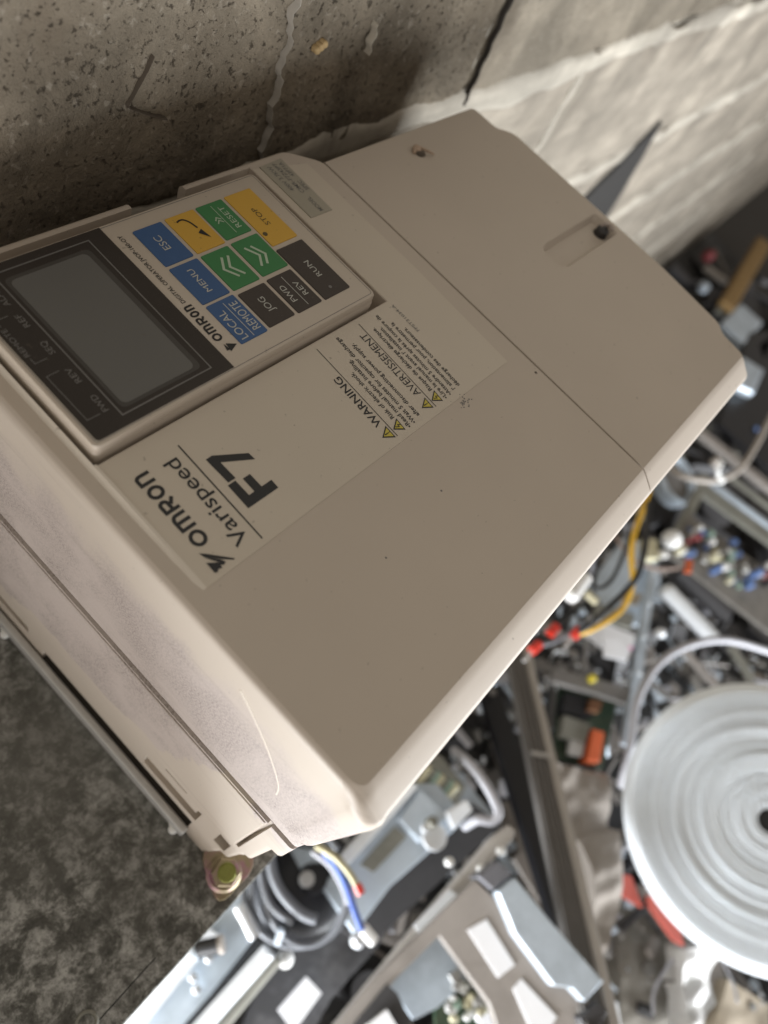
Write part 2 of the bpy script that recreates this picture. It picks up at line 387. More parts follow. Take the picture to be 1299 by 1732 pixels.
for i,z0 in enumerate(rows[::-1][:6]):
    zz=z0 if i else z0
    if zz>.1: continue
    strip('mortar_joint',[(.05*k-.4,zz-.012*math.sin(k*.21)-.015*max(0,(.05*k-1.2))*(1 if zz>-.2 else .35)) for k in range(160)],lambda t:.055+.05*t,MORT,.7045,z0*3,th=.003)
for r,z0 in enumerate(rows[:-1]):
    off=1.15 if (len(rows)-2-r)%2==0 else 1.85
    for k in range(-1,6):
        x=off+1.4*k
        if not (-.9<z0<-.7 and x<2.5): continue
        if z0>-.2 and x<0: continue
        strip('mortar_joint',[(x+.01*math.sin(j),z0+RH*j/24) for j in range(25)],lambda t:.022,MORT,.703,x)
# thin white lime run and open dark joint, dark wedge painting the shade of a chipped gap
strip('lime_run',[(.43+.006*math.sin(j*.9)+.004*math.sin(j*2.3),-.12+.70*j/60) for j in range(61)],lambda t:.0016*(.25 if (int(t*9)%4==3) else 1),mat('lime',(.44,.41,.36),.9,scale=200),.6965,4.4,th=.003)
strip('lime_run',[(.665+.004*math.sin(j),.085+.06*j/12) for j in range(13)],lambda t:.006*math.sin(math.pi*min(max(t,.05),.95)),mat('lime_b',(.50,.46,.38),.9),.6965,5.4,th=.003)
strip('open_joint',[(1.15+.004*math.sin(j*1.7),-.13+.65*j/40) for j in range(41)],lambda t:.0042,mat('joint_shadow',(.03,.024,.018),.9),.6985,7.7,th=.002)
ck=[(.150,.17),(.145,.16),(.14,.15),(.118,.115),(.11,.10),(.13,.088),(.155,.075),(.185,.062)]
strip('crack',spline([Vector((a,b)).to_3d() for a,b in ck],5) and [(p.x,p.y) for p in spline([Vector((a,b,0)) for a,b in ck],5)],lambda t:.0008+.0016*t,mat('crack_brown',(.085,.068,.05),.9),.6975,2.2,th=.001)
g=MB(); pts=[(3.18,-.66),(3.30,-.90),(3.42,-1.18),(3.50,-1.45),(3.1,-1.45),(2.80,-1.15),(2.78,-1.0),(2.88,-.90),(2.98,-.84),(3.06,-.75)]
g.loft([[(x,.690,z) for x,z in pts],[(x,.722,z) for x,z in pts]]).build('gap_shade_wedge',mat('gap_shade',(.028,.026,.024),.9,scale=30),wall,label='black pointed wedge painting the shade of a chipped gap in the blocks beyond the end of the drive')
pb=MB(); c=Vector((.512,.70,.118)); 
for k in range(3):
    pb.lathe(c+Vector((.008*k,0,.004*k)),(0,-1,.1),[(.001,.004),(.005,.003),(.007,0),(.007,-.01)],10)
pb.build('yellow_stone_chip',mat('chip_yellow',(.50,.36,.18),.8),wall,smooth=60)

# galvanised plate under the drive
PZ=-.862
plate=thing('metal_table_plate',(-.3,.1,PZ-.08),'mottled grey galvanised steel plate the beige drive lies on','table')
mb=MB(); mb.prism([(-9,-.297),(.55,-.303),(.55,.70),(-9,.70)],PZ-.014,PZ); mb.build('plate_top',PLATE,plate,bevel=.003)
mb=MB(); mb.prism([(-9,-.297),(.55,-.303),(.55,-.289),(-9,-.283)],PZ-.10,PZ-.016); mb.build('plate_lip',PLATE,plate)
for x in (-8.8,.45): MB().box(x,x+.06,.5,.56,FZ,PZ-.016).build('leg',DKM,plate)
for x in (-8.8,.45): MB().box(x,x+.06,-.2,-.14,FZ,PZ-.016).build('leg',DKM,plate)
mb=MB(); mb.tube([(-1.3,-.262,PZ+.0002),(-.9,-.268,PZ+.0002),(-.52,-.262,PZ+.0002)],.0012,5,8); mb.build('crease_line',VOID,plate)  # black line drawn along the crease near the plate edge

# ================================================================== THE DRIVE
drive=thing('inverter_drive',(.33,.17,PZ),'dusty beige motor drive with digital keypad lying on its back on the metal plate','motor drive')
def cover(x0,x1,yl,yr,ztop,zbot,poly=None,rx0=.011,ry0=.044,ry1=.006,rx1=0,cr=(.03,0,0,.03)):
    rings=[]; T=[(.335,0,0),(.044,0,0),(.036,.012,0),(.030,.04,0),(.0255,.09,0),(.0215,.17,0),(.0115,.52,.05),(.0088,.61,.10),(.0065,.69,.18),(.0045,.77,.30),(.0029,.845,.45),(.0016,.91,.64),(.0006,.965,.82),(0,1,1)]
    for dz,fl_,c in T:
        z=zbot if dz==.335 else ztop-dz
        a,b,cc,d=x0+rx0*c,x1-rx1*c,yl+ry0*fl_,yr-ry1*c
        P=poly(a,b,cc,d) if poly else [(a,cc),(b,cc),(b,d),(a,d)]
        q=[r*(1-.55*c) for r in cr]+[0]*(len(P)-4)
        if poly: q=[cr[0]*(1-.5*c)]+[cr[1]]+[.012]*(len(P)-3)+[cr[3]*(1-.5*c)]
        ring=roundpoly(P,[max(r,.0005) for r in q],5)
        if poly and x0<0:
            ring+=[(a,yy) for yy in (-.10,-.16,-.19,-.205,-.215,-.225,-.2325) if yy>cc+q[0]]+[(a,cc+q[0]+.0005)]*(7-len([yy for yy in (-.10,-.16,-.19,-.205,-.215,-.225,-.2325) if yy>cc+q[0]]))
            def bl(x,y):
                if x>-.20: return x
                f=min(1,max(0,(-.218-y)/.030)); f=f*f*(3-2*f); return x-.009*f*min(1,max(.15,(z+.335)/.25))*min(1,max(0,-z/.007))
            ring=[(bl(x,y),y-.009*min(1,max(0,(-.245-x)/.035))*min(1,max(0,(-.215-y)/.04))) for x,y in ring]
        rings.append([(x,y,z) for x,y in ring])
    return rings
mainp=lambda a,b,c,d:[(a,c),(b,c),(b,.577),(.411,d-.012),(.395,d),(a,d)]
mc=MB(); mc.loft(cover(-.300,.4480,-.2712,.634,0,-.335,mainp,ry1=.010,cr=(.034,.001,.001,.01)))
main=mc.build('front_cover',PL,drive)
boolean(main,MB().box(-.2660,.303,.2735,.6175,-.05,.2)); boolean(main,MB().box(.058,.163,.60,.70,-.20,.2))
fix_smooth(main,30)
termp=lambda a,b,c,d:[(a,c),(.936,c),(.942,-.168),(.964,-.145),(.978,.03),(.974,.470),(.962,.488),(.941,.505),(.939,d),(a,d)]
tc=MB(); tc.loft(cover(.4535,.94,-.2712,.5815,-.0015,-.335,termp,rx0=.0008,cr=(.001,.012,.01,.001)))
term=tc.build('terminal_cover',PL2,drive)
slotp=roundpoly([(.7175,.1455),(.958,.1455),(.958,.2135),(.7175,.2135)],[.035,.012,.012,.035],6)
_sg=lambda g:roundpoly([(.7175-g,.1455-g),(.958+g,.1455-g),(.958+g,.2135+g),(.7175-g,.2135+g)],[.035,.012,.012,.035],6)
boolean(term,MB().loft([[(x,y,z) for x,y in _sg(g)] for g,z in ((-.008,-.017),(0,-.0015),(.012,.03))])); boolean(term,MB().lathe((.6776,.520,.03),(0,0,1),[(.013,-.06),(.015,.0)],18))
boolean(term,MB().lathe((.934,.172,.03),(0,0,1),[(.017,-.08),(.017,.0)],18))
fix_smooth(term,30)
# lower case: plan outline changes with height
lv=[(-.3352,-.291,-.262),(-.3392,-.291,-.262),(-.3398,-.299,-.268),(-.3815,-.2995,-.268),(-.384,-.290,-.266),(-.4045,-.290,-.266),(-.407,-.3008,-.2685),(-.484,-.3065,-.2695),(-.489,-.307,-.252),(-.630,-.3185,-.249),(-.634,-.3188,-.2385),(-.654,-.3205,-.2365),(-.657,-.3165,-.236),(-.752,-.3265,-.2265),(-.757,-.327,-.208),(-.848,-.3365,-.193),(PZ+.001,-.338,-.19)]
rings=[]
for z,x0,y0 in lv[::-1]: rings.append([(x,y,z) for x,y in roundpoly([(x0,y0),(.93,y0),(.93,.60),(x0,.60)],[.012,.01,.01,.01],4)])
case=MB().loft(rings).build('lower_case',PL,drive)
boolean(case,MB().box(-.45,-.305,-.125,.345,-.90,-.776)); boolean(case,MB().box(-.45,-.295,-.127,.03,-.7515,-.713))
boolean(case,MB().box(-.45,-.28,-.127,-.117,-.748,-.690))
boolean(case,MB().box(-.45,-.28,-.208,-.178,-.742,-.682)); boolean(case,MB().box(-.45,-.31,-.079,-.017,-.6765,-.6715))
boolean(case,MB().box(-.45,-.29,.395,.58,-.775,-.752)); boolean(case,MB().box(-.45,-.295,-.2165,-.2085,-.632,-.400))
fix_smooth(case,25)
MB().box(-.288,-.20,-.2,.40,-.80,-.70).build('slot_shade_block',VOID,drive)  # black block painting the shade inside the case slots
MB().box(-.3360,-.302,-.124,.344,PZ+.0008,-.815).build('gap_shade_fill',mat('gap_brown',(.035,.03,.025),.9,bump=0),drive)  # dark strip painting the shade between case and flange
mb=MB(); mb.prism([(-.3520,-.130),(-.3358,-.130),(-.3358,.60),(-.3520,.60)],PZ+.0005,-.806); mb.build('heat_sink_flange',ALU,drive,bevel=.004)
MB().box(-.2915,-.2885,-.262,.59,-.4035,-.3865).build('groove_dirt',mat('groove_dirt',(.23,.20,.175),.9,var=.3,scale=500),drive)
# raised vent panel between groove and step
mb=MB(); a=[(-.3040,-.412),(-.3220,-.628)]
q=[[(a[0][0],-.206,a[0][1]),(a[0][0],.59,a[0][1]),(a[1][0],.59,a[1][1]),(a[1][0],-.206,a[1][1])],]
mb.loft([[(p[0]+.012,p[1],p[2]) for p in q[0]],q[0]]); mb.build('vent_panel',PL,drive,bevel=.002)
# mounting bolt
bo=Vector((-.337,-.2455,0))
foot=MB(); foot.prism(roundpoly([(-.385,-.285),(-.28,-.285),(-.24,-.19),(-.345,-.18)],.03,4),PZ+.0005,-.842); foot.build('mounting_foot',GOLD,drive,bevel=.002)
bt=MB(); bt.lathe(bo+Vector((0,0,-.842)),(0,0,1),[(.036,0),(.037,.004),(.031,.010),(.010,.010)],32); bolt=bt.build('mounting_bolt',GOLD,drive,smooth=35)
hx=MB(); hx.loft([[bo+Vector((r*math.cos(math.radians(60*k+12)),r*math.sin(math.radians(60*k+12)),z)) for k in range(6)] for r,z in ((.030,-.831),(.030,-.808),(.026,-.803))]); hx.build('hex_head',GOLD,bolt)
hx=MB(); hx.lathe(bo+Vector((0,0,-.8025)),(0,0,1),[(.019,0),(.018,.001),(.012,-.001),(.002,-.0015)],24); hx.build('head_stamp',GOLDG,bolt,smooth=40)
# ridge at the upper end of the label
rd=MB(); n=14; ra=[]
for k in range(n+1):
    y=.066+(.634-.066)*k/n; h=.0055*min(1,(y-.060)/.16); ra.append([(-.2735-.001*min(1,(y-.06)/.2),y,-.001),(-.2665,y,h),(-.262,y,h*.8),(-.2618,y,-.001)])
rd.loft(ra); boolean(rd_o:=rd.build('cover_ridge',CREAM,drive,smooth=30),MB().box(-.2660,-.2,.2735,.618,-.1,.1))
# transparent printed label film
lb=MB(); lb.prism([(-.2620,.0655),(.4052,.0650),(.4150,.30),(.4150,.585),(.3045,.612),(.3045,.2722),(-.2620,.2722)],.0002,.0007)
label=lb.build('printed_label',LAB,drive)
LZ=.0012
mb=MB(); wordmark(mb,LZ,-.2394,-.2170,[(.1110,.1350),(.1385,.1652),(.1690,.1893),(.1925,.2127),(.2163,.2342)],.0049); mb.build('maker_name',BLK,label)
mb=MB()
pxpoly(mb,150,720,4.33,[(805,938),(860,941),(1068,973),(1064,984),(985,980),(900,972),(845,966)],0,LZ)
pxpoly(mb,150,720,4.33,[(845,969),(905,974),(970,984),(1003,1000),(990,1022),(966,1021),(978,1043),(946,1054),(948,1070),(925,1082),(860,1008),(905,1006),(960,1004)],0,LZ+.0002)
mb.build('maker_emblem',BLK,label)
letters('lettering',[('Varispeed',.0828,.2290,-.1770,.0218,dict(skew=.012,bold=.006))],LZ,BLK,label)
mb=MB(); mb.add([(-.1658,.0738,LZ),(-.1638,.0738,LZ),(-.1606,.2417,LZ),(-.1626,.2417,LZ)],[(0,1,2,3)]); mb.build('rule_line',BLK,label)
mb=MB(); P=[(-.1500,.117),(-.149,.158),(-.136,.158),(-.136,.131),(-.1265,.131),(-.126,.1545),(-.1135,.1545),(-.1135,.131),(-.0957,.131),(-.0963,.1166)]; mb.add([(x,y,LZ) for x,y in P],[tuple(range(len(P)))])
P=[(-.1455,.161),(-.1465,.2045),(-.136,.2047),(-.0927,.1801),(-.092,.1678),(-.1335,.1905),(-.1332,.1608)]; mb.add([(x,y,LZ) for x,y in P],[tuple(range(len(P)))]); mb.build('series_number',BLK,label)
letters('warning_text',[('WARNING',.1045,.2050,.1092,.0136,dict(skew=.055,bold=.012))],LZ,BLK,label)
letters('warning_text',[('AVERTISSEMENT',.1085,.2445,.2095,.0138,dict(skew=.055))],LZ,BLK,label)
sk=dict(skew=.05,bold=.012)
letters('small_print',[('Risk of electric shock.',.1020,.1990,.1352,.0078,sk),('\u2022Read manual before installing.',.0752,.2180,.1472,.0078,sk),('\u2022Wait 5 minutes for capacitor discharge',.0762,.2612,.1600,.0078,sk),('after disconnecting power supply.',.0818,.2392,.1752,.0078,sk)],LZ,BLK,label)
letters('small_print',[('Risque de d\u00e9charge \u00e9lectrique.',.1030,.2440,.2325,.0078,sk),('\u2022Lire le manuel avant l\u2019 installation.',.0775,.2388,.2440,.0078,sk),('\u2022Attendre 5 minutes apr\u00e8s la coupure de',.0780,.2600,.2560,.0078,sk),('l\u2019 alimentation, pour permettre la',.0820,.2355,.2702,.0078,sk),('d\u00e9charge des condensateurs.',.0820,.2162,.2832,.0078,sk)],LZ,BLK,label)
letters('part_code',[('FPST31034-A',.1985,.2625,.3085,.0062,dict(bold=.005))],LZ,GRY,label)
mb=MB(); mb.add([(.1130,.0755,LZ),(.1142,.0755,LZ),(.1218,.2615,LZ),(.1206,.2615,LZ)],[(0,1,2,3)]); mb.add([(.2110,.0765,LZ),(.2122,.0765,LZ),(.2212,.2626,LZ),(.2200,.2626,LZ)],[(0,1,2,3)]); mb.build('rule_line',BLK,label)
for T,ex in (([(.0902,.0872),(.1095,.0755),(.1107,.0994)],0),([(.1162,.0875),(.1335,.0761),(.1360,.0991)],1),([(.1878,.0882),(.2062,.0776),(.2080,.0997)],0),([(.2132,.0885),(.2307,.0774),(.2335,.1003)],1)):
    g=Vector((sum(p[0] for p in T)/3,sum(p[1] for p in T)/3)); cl=MB(); cl.add([(x,y,LZ) for x,y in T],[(0,1,2)]); s_=cl.build('warning_triangle',BLK,label)
    MB().add([(g.x+(x-g.x)*.72,g.y+(y-g.y)*.72,LZ+.0003) for x,y in T],[(0,1,2)]).build('triangle_fill',YEL,label)
    m2=MB()
    if ex==0: m2.add([(g.x-.0062,g.y-.0004,LZ+.0006),(g.x-.0060,g.y+.0018,LZ+.0006),(g.x+.0026,g.y+.0010,LZ+.0006),(g.x+.0026,g.y,LZ+.0006)],[(0,1,2,3)]); m2.box(g.x+.0036,g.x+.0052,g.y-.0002,g.y+.0014,LZ+.0003,LZ+.0006)
    else: ribbon(m2,[(g.x-.0062,g.y+.001),(g.x-.0005,g.y-.002),(g.x+.0002,g.y+.002),(g.x+.0050,g.y-.0008)],.0015,LZ+.0006)
    m2.build('triangle_symbol',BLK,label)
# model sticker
mb=MB(); mb.prism([(.3195,.4768),(.3712,.4752),(.3735,.6125),(.3200,.6098)],.0002,.0024); ml=mb.build('model_sticker',MLAB,drive)
letters('sticker_print',[('400V 3.7KW',.5400,.6040,.3400,.0085,dict(bold=.01)),('MODEL',.4810,.5165,.3540,.0085,dict(bold=.01)),('CIMR-F7Z43P7',.5290,.6070,.3545,.0085,dict(bold=.01)),('SPEC',.5310,.5560,.3680,.0085,dict(bold=.01)),('43P71A',.5680,.6050,.3672,.0085,dict(bold=.01))],.0028,GRY,ml)
# slot screw and broken-out screw hole
sc1=MB(); sc1.lathe((.934,.172,-.034),(0,0,1),[(.0145,0),(.0145,.030),(.010,.034),(.003,.034)],20); s1=sc1.build('cover_screw',DKM,drive,smooth=40)
pp=MB()
for a,b,r in (((.944,.170,.002),(.930,.158,.010),.0030),((.930,.158,.010),(.940,.156,.006),.0028),((.925,.18,.004),(.936,.165,.009),.0030)): pp.tube([a,((a[0]+b[0])/2,(a[1]+b[1])/2,.012),b],r,7,4)
pp.build('plastic_shred',mat('pinkish_shred',(.42,.36,.33),.6),s1,smooth=50)
MB().lathe((.6776,.520,-.022),(0,0,1),[(.012,0),(.011,.006),(.002,.006)],16).build('cover_screw',DKM,drive,smooth=40)
cr=MB(); cr.tube([(.662,.522,.000),(.671,.530,.007),(.684,.524,.004),(.690,.507,.007),(.700,.500,.003)],.0036,7,5,taper=(1.3,.5)); cr.lathe((.672,.526,.003),(.3,.3,1),[(.002,-.004),(.010,0),(.007,.006),(.002,.008)],9)
props(cr.build('plaster_crumb',mat('crumb_pink',(.50,.38,.29),.9),smooth=60),'small pinkish plaster crumb lying on the lower cover of the beige drive','crumb')
# dirt smudge & specks on the cover
R_.seed(21)
for k,(x,y,r) in enumerate([(.4365,.0192,.0028)]+[(.262+R_.gauss(0,.008),.054+R_.gauss(0,.007),R_.uniform(.0006,.0016)) for _ in range(26)]+[(.10,-.03,.0018),(-.05,-.05,.0016)]):
    MB().lathe((x,y,0),(0,0,1),[(r,.0002),(r*.7,.0008),(r*.1,.0009)],9).build('dirt_speck',mat('speck%d'%k,(.10,.085,.07),.9,bump=0) if k<1 else GRY,drive)
# thin pale scratch across the dusty end
P=[Vector((-.3005,0,0))+Vector((0,*q)) for q in ((-.050,-.048),(-.086,-.085),(-.130,-.140),(-.168,-.205),(-.178,-.250))]
MB().tube(P,.0011,5,6).build('scratch',CREAM,drive)

# ---- digital operator
OZ=.025
rings=[]
def rr(i,z,r=.010): return [(x,y,z) for x,y in roundpoly([(-.2577+i,.2815+i),(.2735-i,.2815+i),(.2735-i,.5845-i),(-.2577+i,.5845-i)],r,5)]
op=MB().loft([rr(-.0012,-.045),rr(-.0012,.007),rr(-.0002,.009),rr(0,.012),rr(0,.0215),rr(.0012,.0240),rr(.0035,OZ)]).build('operator_panel',OPM,drive,smooth=35)
# membrane rim
mb=MB(); P=roundpoly([(-.2515,.2870),(.2680,.2870),(.2680,.5790),(-.2515,.5790)],.006,4); ribbon(mb,P,.0009,OZ+.0003,True); mb.build('membrane_edge',GRY,op)
bz=MB().prism(roundpoly([(-.2495,.2885),(-.0283,.2885),(-.0283,.5808),(-.2495,.5808)],[.006,.001,.001,.006],4),OZ,OZ+.0008).build('display_bezel',BEZ,op)
mb=MB(); ribbon(mb,[(-.2010,.3038),(-.0568,.3038),(-.0568,.5660),(-.2010,.5660)],.0019,OZ+.0012,True); mb.build('display_border',GRY,op)
MB().prism(roundpoly([(-.1950,.3110),(-.0660,.3110),(-.0660,.5540),(-.1950,.5540)],.010,5),OZ+.0006,OZ+.00095).build('window_surround',LCD2,op)
MB().prism(roundpoly([(-.1900,.3160),(-.0740,.3160),(-.0740,.5480),(-.1900,.5480)],.010,5),OZ+.0008,OZ+.0013).build('display_window',LCD,op)
ZB=OZ+.0012; mb=MB()
for s,y0,y1,b in (('FWD',.3190,.3470,-.2095),('REV',.3712,.3965,-.2098),('SEQ',.4235,.4460,-.2098),('REF',.4740,.4965,-.2100),('ALARM',.5135,.5560,-.2098)): write(mb,s,y0,y1,b,.0080,ZB)
write(mb,'REMOTE',.4342,.4840,-.2380,.0068,ZB)
for P in ([(-.222,.3195),(-.2406,.3195),(-.2413,.3976),(-.2235,.3982)],[(-.2238,.4214),(-.2407,.4209),(-.2410,.4303)],[(-.2412,.4880),(-.2412,.4995),(-.2240,.4998)]): ribbon(mb,P,.0010,ZB)
mb.build('indicator_print',GRY,op)
mb=MB(); wordmark(mb,OZ+.0006,-.0212,-.0062,[(.3345,.3480),(.3502,.3662),(.3690,.3815),(.3838,.3945),(.3968,.4065)],.0032)
pxpoly(mb,0,230,1.9985,[(755,703),(778,722),(768,727)],.025,OZ+.0006); pxpoly(mb,0,230,1.9985,[(762,702),(800,703),(782,728),(776,722)],.025,OZ+.0008)
mb.build('maker_name',BLK,op)
letters('model_print',[('DIGITAL OPERATOR JVOP-160-OY',.4125,.5560,-.0100,.0066,dict(bold=.008))],OZ+.0006,BLK,op)
keys=[('ESC',KB,.0075,.0595,.478,.554),('MENU',KB,.0075,.0595,.3965,.472),('LOCAL',KB,.0080,.0595,.3135,.3915),
('JOG',KK,.0655,.1185,.3160,.3875),('UP',KG,.0660,.1190,.3960,.4715),('ENTER',KY,.0665,.1215,.478,.555),
('FWD',KK,.1250,.1770,.3150,.3890),('DOWN',KG,.1260,.1805,.3970,.4720),('RESET',KG,.1260,.1785,.4805,.5550),
('STOP',KY,.1850,.2410,.4385,.5560),('RUN',KK,.1835,.2415,.3140,.4295)]
KZ=OZ+.0018
KO={}
for n_,m_,x0,x1,y0,y1 in keys: KO[n_]=MB().prism(roundpoly([(x0,y0),(x1,y0),(x1,y1),(x0,y1)],.0022,2),OZ-.001,KZ).build('key',m_,drive,bevel=.0007,label={'KB':''}.get(n_) or {KB:'blue',KG:'green',KY:'yellow',KK:'dark grey'}[m_]+' key '+{'ESC':'marked ESC','MENU':'marked MENU','LOCAL':'marked LOCAL REMOTE','JOG':'marked JOG','UP':'with up chevrons','ENTER':'with a curved arrow','FWD':'marked FWD REV','DOWN':'with down chevrons','RESET':'marked RESET','STOP':'marked STOP','RUN':'marked RUN'}[n_])
TZ=KZ+.0004
def leg(k,mt,*items,**kw):
    mb=MB()
    for it in items:
        if it[0]=='t': write(mb,*it[1:6],TZ,bold=kw.get('bold',0))
        else: ribbon(mb,it[1],it[2],TZ)
    mb.build('key_legend',mt,KO[k])
leg('ESC',WHT,('t','ESC',.5035,.5320,.0385,.0118)); leg('MENU',WHT,('t','MENU',.4115,.4580,.0385,.0100)); leg('LOCAL',WHT,('t','LOCAL',.3185,.3740,.0260,.0125),('t','REMOTE',.3235,.3800,.0545,.0140),('l',[(.0345,.3165),(.0345,.3845)],.0012))
leg('JOG',WHT,('t','JOG',.3375,.3670,.0970,.0112)); leg('FWD',WHT,('t','FWD',.3350,.3690,.1420,.0100),('t','REV',.3370,.3660,.1680,.0095),('l',[(.1510,.3825),(.1510,.3204)],.0010)); leg('RUN',WHT,('t','RUN',.3550,.3895,.2165,.0098))
leg('RESET',GLT,('t','RESET',.4935,.5415,.1690,.0098),('l',[(.1512,.5483),(.1512,.4865)],.0010),('l',[(.1372,.5125),(.1428,.5185),(.1484,.5125)],.0020),('l',[(.1372,.5190),(.1428,.5250),(.1484,.5190)],.0020))
leg('UP',GLT,('l',[(.0935,.4555),(.0805,.4350),(.0935,.4140)],.0040),('l',[(.1050,.4545),(.0925,.4348),(.1050,.4140)],.0040))
leg('DOWN',GLT,('l',[(.1390,.4550),(.1515,.4330),(.1390,.4140)],.0040),('l',[(.1510,.4540),(.1622,.4315),(.1510,.4140)],.0040))
mb=MB(); P=[(.0795,.5415),(.0860,.5435),(.0925,.5420),(.0980,.5340),(.1015,.5200)]; ribbon(mb,[tuple(q.to_2d()) for q in spline([Vector((*p,0)) for p in P],5)],.0030,TZ); mb.add([(.1080,.4955,TZ+.0002),(.0955,.5105,TZ+.0002),(.0985,.5125,TZ+.0002),(.1045,.5160,TZ+.0002)],[(0,1,2,3)]); mb.build('key_legend',BLK,KO['ENTER'])
mb=MB(); write(mb,'STOP',.4775,.5170,.2172,.0092,TZ); mb.lathe((.192,.464,TZ-.0004),(0,0,1),[(.0042,0),(.0040,.0006),(.0003,.0007)],14); mb.build('key_legend',INKY,KO['STOP'])
MB().lathe((.2100,.3300,TZ-.0004),(0,0,1),[(.0030,0),(.0028,.0005),(.0002,.0006)],12).build('key_lamp',GRY,KO['RUN'])

# bits lying on the plate
mb=MB(); wc=at(147,1730,PZ+.004); mb.tube([wc+Vector((.017*math.cos(t*.5236),.017*math.sin(t*.5236),0)) for t in range(13)],.0038,8,3); mb.build('washer',OLIV,smooth=40,label='small khaki washer on the plate at the lower left picture edge',cat='washer')
mb=MB(); p=Vector((-.352,-.108,PZ)); mb.lathe(p,(0,0,1),[(.010,0),(.011,.006),(.008,.012),(.003,.014)],14); mb.tube([p+Vector((0,0,.008)),p+Vector((.004,.014,.008)),p+Vector((.010,.022,.006))],.005,8,5); mb.build('flange_screw',WPL,drive,smooth=40)
mb=MB(); p=Vector((-.353,.448,PZ)); mb.lathe(p,(0,0,1),[(.010,0),(.011,.006),(.008,.012),(.003,.014)],14); mb.tube([p+Vector((0,0,.008)),p+Vector((.004,.014,.008)),p+Vector((.010,.022,.006))],.005,8,5); mb.build('flange_screw',WPL,drive,smooth=40)

# ================================================================== SCRAP BELOW
def hz(x,y):
    t=min(1,max(0,(x-2.2)/4)); b=-2.75*(1-t)+-3.70*t
    return b+.10*noise.noise(Vector((x*1.3,y*1.3,1)))+.05*noise.noise(Vector((x*4,y*4,5)))
mb=MB(); nx,ny=90,60; vs=[];fs=[]
for j in range(ny+1):
    for i in range(nx+1):
        x=-1.6+11*i/nx; y=-4.2+4.85*j/ny; vs.append((x,y,hz(x,y)))
for j in range(ny):
    for i in range(nx): a=j*(nx+1)+i; fs.append((a,a+1,a+nx+2,a+nx+1))
mb.add(vs,fs); mb.build('scrap_mound',mat('heap_black',(.035,.034,.034),.7,scale=60,stain=(.11,.105,.10),stain_amt=.8),smooth=60,kind='stuff',label='dark mass of oily scrap filling the floor under all the parts',cat='scrap')
def debris(name,n,mt,seed,smin,smax,xr,yr,lift,label):
    r=random.Random(seed); mb=MB()
    for _ in range(n):
        x=r.uniform(*xr); y=r.uniform(*yr); z=hz(x,y)+r.uniform(0,lift); s=r.uniform(smin,smax)
        d=Vector((r.uniform(-1,1),r.uniform(-1,1),r.uniform(-.25,.25))).normalized()*s; k=r.random(); c=Vector((x,y,z))
        if k<.55: mb.beam(c-d/2,c+d/2,s*r.uniform(.12,.6),s*r.uniform(.05,.3),up=(r.uniform(-.4,.4),r.uniform(-.4,.4),1))
        elif k<.8: mb.tube([c-d,c+Vector((r.uniform(-1,1),r.uniform(-1,1),0))*s*.5,c+d],s*.06,6,4)
        else: mb.lathe(c,(r.uniform(-.4,.4),r.uniform(-.4,.4),1),[(s*.3,0),(s*.3,s*.15),(s*.1,s*.16)],14)
    return mb.build(name,mt,smooth=40,kind='stuff',label=label,cat='scrap')
XR=(-1.0,3.4);YR=(-3.2,.55)
debris('scrap_debris',380,DKM,3,.08,.35,XR,YR,.12,'dark steel offcuts and rods strewn over the scrap heap')
debris('scrap_debris',150,RIBM,4,.06,.26,XR,YR,.16,'grey plastic fragments strewn over the scrap heap')
debris('scrap_debris',110,ZINC,5,.04,.16,(.6,3.2),(-2.8,.3),.18,'pale zinc-plated bits strewn over the scrap heap')
debris('scrap_debris',420,TAUPE,14,.05,.22,XR,YR,.22,'taupe painted fragments strewn over the scrap heap')
debris('scrap_debris',420,GBRD,15,.03,.14,(.3,3.4),YR,.25,'small grey board fragments strewn over the scrap heap')
debris('scrap_debris',260,ZINC,17,.02,.10,(.3,3.4),YR,.30,'small pale zinc clips strewn over the scrap heap')
debris('scrap_debris',200,GCABL,18,.05,.16,(.3,3.4),YR,.30,'pale grey wire ends strewn over the scrap heap')
debris('scrap_debris',260,ZINCW,16,.02,.09,(.3,3.4),YR,.27,'bright steel screws and snips strewn over the scrap heap')
debris('scrap_debris',260,DKM,6,.15,.7,(3.2,9),(-3.2,.6),.2,'dark scrap lying far off at the foot of the wall')
debris('scrap_debris',70,OLIV,8,.1,.4,(3.2,8),(-3,.6),.2,'khaki grey scrap lying far off at the foot of the wall')

def T(name,mbs,label,cat,group=None):
    """thing with parts: mbs = [(part_name, MB, material, kwargs)]"""
    allv=[p for e in mbs for p in e[1].v]; lo=min(p.z for p in allv); cx=sum(p.x for p in allv)/len(allv); cy=sum(p.y for p in allv)/len(allv)
    r=thing(name,(cx,cy,lo),label,cat,group)
    for e in mbs: e[1].build(e[0],e[2],r,**(e[3] if len(e)>3 else {}))
    return r
def one(name,mb,mt,label,cat,**kw): return mb.build(name,mt,label=label,cat=cat,**kw)

